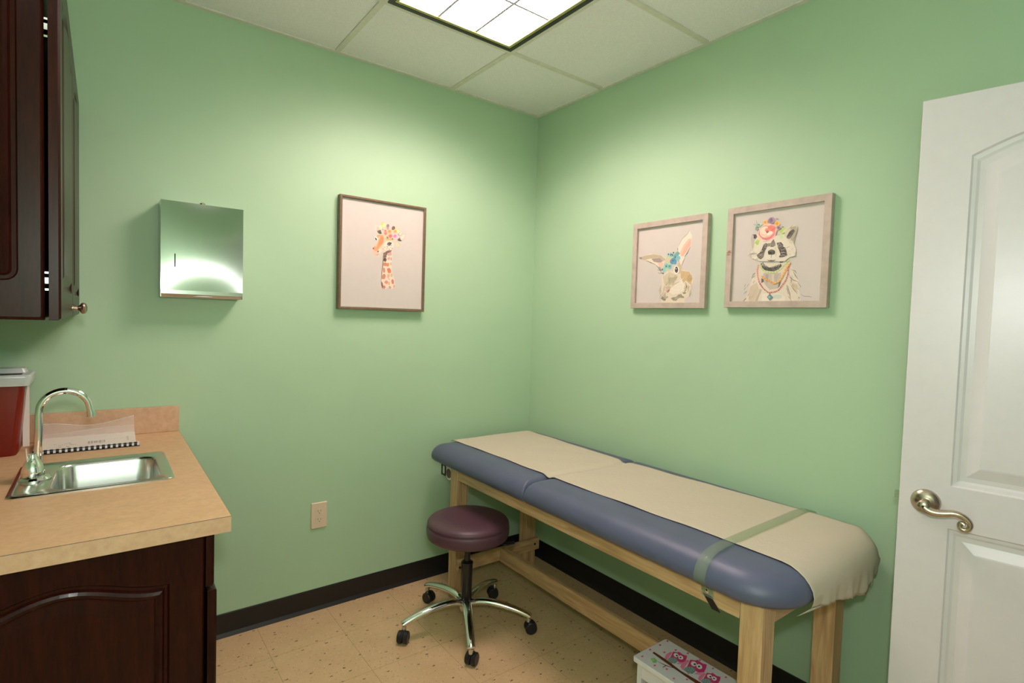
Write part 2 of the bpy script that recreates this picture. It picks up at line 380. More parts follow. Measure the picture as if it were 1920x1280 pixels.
ART['giraffe']="""e9cdbd 179,386 176,414 194,409 206,392 210,370 194,372 182,380;
d9b3a2 184,385 185,406 197,403 204,384 189,378;
dfe08a 231,414 228,409 224,405 219,406 216,408 213,412 211,418 215,424 221,427 226,425 231,424 232,419;
ecc46e 219,426 219,423 219,420 217,416 214,416 210,417 208,421 208,425 209,429 211,432 214,432 218,431;
e8dca0 216,405 212,400 210,396 206,393 202,395 199,399 197,403 199,407 200,413 205,415 210,413 212,409;
4f5030 187,384 206,392 213,371 200,371 191,376;
2f3628 210,378 209,375 206,372 202,371 198,372 195,374 194,377 195,380 198,383 202,384 206,384 209,382;
ecc3a2 189,365 215,374 248,372 273,361 282,346 277,326 271,306 260,300 236,294 222,288 205,289 191,281 179,287 174,299 187,323 185,342;
efd8c4 235,338 259,344 277,333 272,309 260,300 232,295 220,304 225,322;
e8955e 191,365 218,368 224,346 218,323 203,308 196,293 181,284 171,294 169,303 182,313 190,326 193,346 186,356;
e27f4a 207,360 221,356 219,336 208,319 196,311 199,331;
f0b58a 195,359 205,357 195,333 190,317 184,303 179,309 189,326 192,343;
e8b79c 168,298 177,287 191,285 206,296 210,287 202,273 190,262 180,263 168,274 166,289;
d7cfc0 199,298 211,303 215,294 208,280 200,274 198,284;
5c3020 174,295 173,294 170,293 168,294 167,296 166,298 167,300 168,301 170,301 173,300 174,298 175,296;
5a2a22 199,288 199,287 198,285 196,283 193,282 191,282 190,283 190,285 191,287 193,288 196,289 198,289;
8a6a5e 179,269 192,268 202,276 201,276 191,270 180,269;
e6e0d8 173,356 188,355 195,346 188,336 178,341;
1e1e20 177,351 183,350 189,341 185,338 180,341;
333333 164,357 171,351 178,349 178,349 171,352 164,357;
d9cfc4 267,328 265,323 259,319 251,317 243,317 237,320 235,325 237,330 243,334 251,336 258,336 264,333;
1c2224 261,329 260,325 256,322 251,321 246,321 242,323 241,327 242,330 246,333 251,335 256,334 259,332;
1c2224 242,332 252,338 266,335 263,329 249,330;
8a96a0 251,327 251,326 250,325 249,325 248,325 247,326 247,327 247,328 248,329 249,329 250,329 251,328;
555555 240,322 251,318 263,324 263,325 251,320 240,322;
c06a58 231,310 230,308 228,307 226,308 225,311 228,311 230,312;
c06a58 242,303 241,300 239,300 237,301 237,303 239,304 241,305;
c06a58 252,307 251,305 249,305 248,306 248,307 249,308 250,308;
c06a58 262,313 261,312 260,311 258,311 258,313 259,315 261,314;
c06a58 270,309 269,306 266,305 264,307 265,309 266,311 269,311;
c06a58 246,313 244,311 242,309 239,311 239,314 241,316 244,315;
c06a58 256,301 255,299 252,298 250,299 251,301 252,304 255,303;
c06a58 224,301 224,299 221,299 219,299 219,302 221,302 223,302;
c06a58 266,321 265,319 263,318 261,320 262,322 262,324 264,323;
ddb9ac 291,350 305,372 322,387 341,389 339,372 327,353 309,347;
e8cfc2 308,369 326,383 335,382 330,365 318,357;
2a1412 294,352 307,365 311,356 320,350 305,347;
a36c62 295,354 312,374 330,386 330,386 311,375 294,354;
e2d29a 302,332 303,326 303,321 300,318 296,318 292,321 288,327 287,333 287,338 290,341 294,341 298,338;
b8bd8a 287,347 294,329 304,309 305,309 296,330 288,347;
aab98a 294,344 305,333 311,329 311,330 306,335 295,345;
8d7074 250,416 249,411 246,408 243,406 239,406 236,409 235,414 236,419 239,422 242,424 246,424 249,421;
b08a86 235,406 249,409 248,393 235,391;
7d4c3c 281,409 281,404 278,399 273,399 268,399 265,402 263,407 265,412 268,416 272,418 277,418 280,414;
4c2c24 264,411 264,399 274,399 274,400 266,401 265,411;
e9e2a0 300,398 299,394 295,391 289,392 284,395 280,398 280,402 285,404 288,408 294,406 298,405 303,402;
dbe0b0 313,385 311,381 306,382 300,381 298,385 296,388 296,392 299,394 303,395 308,395 312,392 312,388;
7a8a6a 300,383 310,391 309,393 298,385;
9aa46a 281,401 293,404 304,402 304,403 293,406 281,402;
f6c0a0 242,390 241,385 236,380 230,377 224,379 221,383 219,388 219,394 224,398 230,401 237,401 241,396;
f19a80 238,389 237,385 233,382 229,379 225,380 221,382 221,387 221,391 224,395 229,396 233,395 235,392;
ea6e64 236,390 234,387 233,385 230,385 228,385 227,387 225,388 226,391 227,393 230,393 233,393 234,392;
f7c9b4 226,395 224,391 222,388 218,386 214,388 211,389 211,393 211,397 214,399 218,400 222,401 225,399;
f3a890 223,394 222,391 220,389 217,389 214,388 213,390 212,392 212,395 214,398 217,399 219,397 222,396;
ef8a80 221,394 221,393 220,392 218,391 217,391 215,392 215,394 215,395 216,397 218,397 219,396 220,396;
f7a890 242,379 242,374 238,369 232,367 227,369 223,372 221,377 224,381 227,385 232,386 237,386 241,384;
f07f74 239,378 238,374 235,372 231,369 227,370 226,373 225,376 224,380 227,383 231,384 235,383 237,381;
dc5b50 236,378 235,377 234,375 232,373 230,374 228,375 229,377 229,379 230,381 232,382 234,381 236,381;
f6c078 265,392 263,386 259,381 253,380 247,380 244,384 243,389 244,394 247,398 253,400 258,399 264,397;
f09a4e 259,390 260,386 256,383 252,381 248,382 244,384 243,388 244,392 248,395 252,397 256,396 259,394;
e27a2e 257,391 256,389 256,386 253,386 251,387 249,388 248,389 249,392 251,393 253,395 255,395 256,393;
f6c66e 293,395 292,390 288,387 283,383 278,385 272,387 273,393 274,397 277,403 283,405 288,403 292,400;
f0a040 289,394 289,390 285,387 282,385 277,385 275,388 273,392 274,396 278,398 282,400 286,400 288,397;
e28a2a 286,394 287,392 285,390 283,390 281,390 278,391 278,393 280,395 280,397 283,397 285,398 287,396;
f8a896 269,369 269,363 264,358 257,357 250,356 245,360 243,366 245,373 250,378 257,380 263,379 268,375;
ee7466 266,368 263,363 260,361 256,358 251,359 248,361 247,365 248,369 251,372 255,374 260,375 264,372;
d8483e 262,368 261,366 260,363 257,363 254,363 253,366 251,367 252,370 254,372 257,372 260,373 260,370;
f5b8cc 295,372 292,366 288,361 282,357 275,359 269,363 269,369 270,375 274,381 281,382 288,382 294,379;
ea8cba 290,370 289,366 285,363 280,360 275,361 272,364 271,368 273,372 276,375 280,379 285,378 288,374;
c860a0 287,371 286,369 284,367 282,365 279,366 277,368 277,370 277,373 279,374 281,375 284,375 287,374;
e8a468 234,357 248,355 270,355 273,348 249,346 231,347;
6d7a2e 245,360 246,357 246,354 245,352 243,352 240,353 238,356 236,359 236,361 238,363 240,364 243,363;
5a6a2c 273,353 272,352 270,351 267,352 265,353 264,355 264,356 265,357 267,358 270,357 272,356 273,354;
8a9a3a 307,376 305,375 303,375 300,376 297,377 296,379 295,380 297,381 299,381 302,380 305,379 307,377;
ecd0b8 222,284 244,295 268,300 267,266 266,229 269,189 279,166 286,138 289,114 265,107 253,116 235,104 219,108 215,134 216,170 220,207 222,253;
6a4a34 223,281 244,295 267,299 260,288 245,283 239,271 239,260 224,257;
c99a92 243,281 264,292 266,274 253,269 242,271;
4a2228 240,249 238,244 236,239 231,239 227,240 223,242 221,248 223,253 226,257 231,258 235,258 239,254;
d9a496 249,256 249,252 247,250 246,248 244,249 242,251 242,255 242,259 244,261 245,263 247,262 249,259;
b98478 255,256 254,252 253,248 252,247 250,248 250,252 249,256 250,260 251,264 253,266 255,265 255,260;
b88088 266,256 266,252 265,249 263,249 262,249 260,251 260,256 260,260 261,263 263,263 265,263 266,261;
c96f46 243,227 241,223 238,219 233,218 227,218 223,221 223,226 224,230 226,235 232,236 237,235 241,231;
d6783e 253,225 252,221 249,217 245,217 240,217 239,222 239,226 240,231 243,234 248,235 252,234 253,229;
c9988a 265,231 265,227 264,225 262,224 260,224 259,227 258,231 259,235 260,238 262,239 263,238 265,236;
d07a60 233,197 233,190 231,185 227,185 224,186 222,190 221,196 222,203 223,209 227,209 230,208 232,203;
d8663e 263,200 263,193 262,186 256,185 252,184 247,188 245,194 242,201 244,208 249,209 254,211 259,207;
c87a5a 236,166 234,159 230,154 225,153 220,154 216,158 217,166 218,173 222,177 227,180 232,179 236,173;
d8a488 258,172 257,166 254,163 251,160 246,160 243,165 243,171 243,176 247,179 250,182 254,182 257,177;
c9b488 273,176 273,171 270,168 267,167 264,167 262,171 261,176 263,180 264,183 267,185 270,184 272,181;
cfc0ac 259,157 259,154 257,152 254,151 251,152 248,153 247,156 249,159 251,161 253,162 256,161 259,160;
dc8272 250,140 248,135 245,132 240,130 236,132 231,134 231,139 231,144 236,146 240,149 245,147 248,144;
d4b080 260,135 259,131 257,127 254,126 251,127 249,130 248,134 249,138 251,141 254,143 257,142 259,139;
c8706a 281,146 280,140 280,134 276,132 272,133 268,137 267,144 267,150 269,155 272,157 275,156 279,152;
8a5a48 224,126 226,118 225,112 223,109 220,110 218,116 215,124 214,133 215,138 216,142 219,138 222,133;
c47068 238,115 235,111 233,108 230,106 227,108 224,110 223,114 224,118 227,121 230,124 233,122 235,119;
c08c88 265,118 267,115 266,112 264,110 262,108 259,110 256,113 255,116 254,120 256,122 259,123 262,121;
b89a84 286,122 285,117 284,114 283,112 281,114 279,117 278,121 279,126 280,129 282,132 284,129 285,127;
7a5a34 222,284 220,253 218,215 214,181 216,152 217,152 217,181 222,215 224,253 223,284"""
ART['rabbit']="""d9cbb4 171,146 198,167 258,170 288,171 320,161 338,125 327,85 322,57 298,41 297,24 174,25 169,51 161,71 169,117;
c9bb9c 175,146 211,167 260,145 241,115 215,101 187,108;
b4aa8c 206,139 256,142 234,118 211,107;
c9a878 271,169 317,161 334,131 326,104 300,124 287,113 273,141;
b89a68 332,129 328,123 323,117 316,117 311,121 306,126 306,134 308,141 313,148 321,149 329,146 331,136;
e2d8c4 215,99 280,127 294,105 295,83 270,69 237,64 209,76;
d8ceb4 27,245 72,250 101,257 145,249 188,230 182,214 169,186 155,190 129,206 88,220 47,234;
b4a688 31,244 76,250 116,253 159,244 188,225 178,217 142,234 99,234 62,229 39,235;
9c8680 106,233 153,233 174,217 154,210 121,218;
dcb4a0 143,213 175,211 169,186 155,190;
8a7868 52,238 50,236 46,235 41,236 36,238 33,240 32,242 34,244 38,245 43,244 47,243 51,240;
6a5a50 69,228 102,214 129,204 130,205 104,217 70,229;
5c4c44 129,204 147,189 166,174 167,175 149,191 130,204;
555046 147,189 169,162 171,163 149,190;
555046 154,192 165,177 167,178 156,193;
555046 145,178 170,173 170,175 145,180;
555046 149,163 174,160 174,162 149,165;
e4d4c0 253,273 271,307 308,342 322,319 320,281 300,244 283,207 270,191 255,226;
dfa890 273,257 298,291 319,308 317,281 300,253 281,232 268,233;
dcb8a0 261,245 279,279 306,307 316,303 286,270 271,233;
8a8478 253,273 272,307 300,328 308,343 307,344 298,330 270,308 253,273;
4c4440 314,269 298,243 287,229 288,228 302,241 315,269;
7a5e50 297,239 281,208 276,191 277,191 284,207 297,239;
6a7a60 249,271 251,240 258,209 261,209 258,240 251,271;
b8c49a 191,236 221,248 254,262 259,214 230,199 221,177 184,168 170,163 182,197;
dcae94 218,220 216,216 212,214 206,213 200,215 196,218 195,221 194,225 199,228 205,228 210,226 215,223;
76b6b4 230,241 231,234 222,233 214,233 208,237 202,244 209,248 212,255 220,249 229,248;
5aa0b0 257,231 252,224 246,218 237,222 231,227 227,233 230,239 234,246 244,244 253,239;
3f88ac 249,214 244,205 236,200 224,199 214,206 211,216 217,223 224,228 234,229 243,223;
6cb4b8 268,225 265,218 257,214 249,217 241,220 241,227 240,234 248,235 255,233 265,233;
72bcb8 211,192 205,187 198,185 190,180 182,186 184,194 181,202 189,206 199,204 204,198;
66b0b4 223,190 222,185 218,180 210,179 203,184 203,191 201,199 210,198 217,201 222,195;
84c4bc 189,176 189,171 185,164 177,168 173,173 167,177 170,183 175,188 184,187 192,183;
8cc4b4 211,241 207,238 204,235 199,237 195,239 195,243 192,248 198,248 203,249 209,246;
4a90b0 248,204 246,200 242,198 238,198 234,201 233,205 231,210 237,212 243,213 248,209;
5c9c9a 262,247 261,242 255,239 248,241 242,243 238,249 245,252 248,255 253,254 258,252;
1f4458 244,231 243,228 240,227 238,228 236,231 237,234 240,235 243,233;
1f4458 232,215 231,212 229,211 226,212 225,215 226,218 228,219 231,217;
1f4458 197,192 196,190 193,189 190,190 189,193 190,196 193,197 196,195;
1f4458 215,191 214,189 211,188 208,189 207,192 208,194 211,195 213,194;
1f4458 218,242 217,240 215,239 212,240 211,243 212,246 214,247 217,245;
1f4458 206,246 205,243 202,242 200,244 198,247 199,249 202,250 205,249;
1f4458 225,243 224,241 221,240 219,241 217,244 218,246 221,247 224,246;
1f4458 233,251 232,248 229,247 227,249 225,252 226,254 229,255 232,254;
1f4458 176,178 175,176 172,175 169,176 168,179 169,182 172,183 174,181;
1f4458 181,161 180,158 178,157 175,158 173,161 174,164 177,165 180,164;
1f4458 228,240 227,237 225,236 222,238 221,241 222,243 224,244 227,243;
c4b090 254,198 263,208 277,185 272,158 259,153;
ece2d0 263,172 262,163 257,157 250,155 242,157 237,165 234,174 236,183 241,190 248,192 255,189 261,182;
27262a 258,173 257,166 254,161 250,160 245,162 241,167 240,174 241,181 244,186 248,188 253,186 256,180;
c8c8d0 249,178 249,176 248,175 246,175 245,175 244,177 244,178 244,180 245,181 246,182 247,181 248,180;
f0e8d8 216,90 249,105 280,127 280,127 248,107 215,90;
a89878 218,92 252,108 282,128 281,129 251,109 217,93;
f0e8d8 219,95 255,110 283,129 282,130 254,112 219,95;
a89878 221,97 258,113 284,130 284,131 257,114 221,98;
f0e8d8 223,100 262,115 285,131 285,132 260,116 223,100;
a89878 225,102 265,117 287,132 286,133 264,119 225,103;
f0e8d8 227,105 268,120 288,133 287,134 267,121 227,105;
a89878 229,107 271,122 289,134 289,135 270,124 229,108;
f0e8d8 231,110 274,124 290,135 290,136 273,126 231,110;
d49a84 195,85 219,87 216,76 203,71;
6a4438 218,92 208,80 206,74 207,73 211,78 219,91;
c0b090 223,94 221,90 217,86 209,86 202,88 195,90 197,95 195,100 202,101 208,103 215,102 221,99;
8f8a70 263,44 260,40 256,35 245,35 236,37 233,41 225,45 231,49 237,51 244,51 254,53 263,50;
8f8a70 283,59 286,56 282,51 274,48 266,45 259,47 254,50 256,55 262,59 267,63 275,64 283,64;
8f8a70 297,47 291,47 287,47 282,47 276,50 275,53 271,57 275,59 281,58 286,57 292,55 295,52;
7c7a64 198,41 197,37 192,35 183,38 177,42 169,47 175,50 173,55 182,54 190,51 196,48 199,44;
a39c82 210,55 210,51 208,48 203,46 199,46 192,44 190,47 191,50 192,53 198,55 202,56 207,56;
8f8a70 304,70 303,68 302,65 297,65 294,65 290,66 288,68 287,70 290,72 295,72 299,73 303,72;
a39c82 270,51 267,47 265,44 260,42 255,41 252,43 245,43 247,47 251,50 255,53 261,54 267,53;
3c3c3c 300,115 304,96 301,81 303,81 308,96 301,116;
585850 297,74 306,84 304,86 295,75;
b4aa92 170,62 160,45 162,44 172,61;
b4aa92 166,99 156,82 158,81 168,99;
b4aa92 178,74 169,57 171,56 180,73;
b4aa92 171,83 162,66 164,65 173,82;
b4aa92 168,96 158,79 160,78 170,95;
b4aa92 192,74 182,57 184,56 194,73;
b4aa92 169,88 160,71 161,70 171,87;
b4aa92 171,65 162,47 163,47 173,64;
b4aa92 190,88 180,71 182,71 191,87;
b4aa92 189,106 180,89 182,89 191,105;
b4aa92 192,99 182,82 184,81 194,98;
b4aa92 197,72 188,55 190,54 199,71;
b4aa92 197,62 187,45 189,44 199,61;
b4aa92 183,71 174,54 176,54 185,71;
b4aa92 192,69 182,52 184,52 194,69;
b4aa92 171,107 161,91 163,90 173,107;
c4b490 323,65 319,51 321,51 325,64;
c4b490 301,95 297,81 299,81 303,94;
c4b490 314,100 310,87 313,86 317,100;
c4b490 330,72 326,58 329,58 333,71;
c4b490 316,99 312,85 315,84 319,98;
c4b490 312,105 308,91 311,91 315,104;
c4b490 306,94 302,80 304,79 308,93;
c4b490 323,70 319,56 322,56 326,69;
c4b490 297,99 293,85 296,84 300,98;
c4b490 331,108 327,94 330,94 334,107;
c4b490 297,102 293,88 295,88 299,101;
c4b490 326,82 322,68 324,67 328,81;
c4b490 317,87 313,74 316,73 320,87;
c4b490 320,100 316,86 318,86 322,99;
a69c7e 201,119 195,105 197,104 203,118;
a69c7e 237,121 231,107 233,106 239,120;
a69c7e 209,145 203,131 205,131 211,145;
a69c7e 251,152 245,138 247,137 253,151;
a69c7e 251,141 245,128 247,127 253,141;
a69c7e 215,137 209,123 211,122 217,136;
a69c7e 243,150 237,136 239,135 245,149;
a69c7e 217,144 211,130 213,129 219,143;
a69c7e 214,129 208,116 210,115 216,129;
a69c7e 218,135 211,121 213,120 219,134;
a69c7e 231,137 225,123 227,123 233,137;
a69c7e 213,155 207,142 209,141 215,155"""
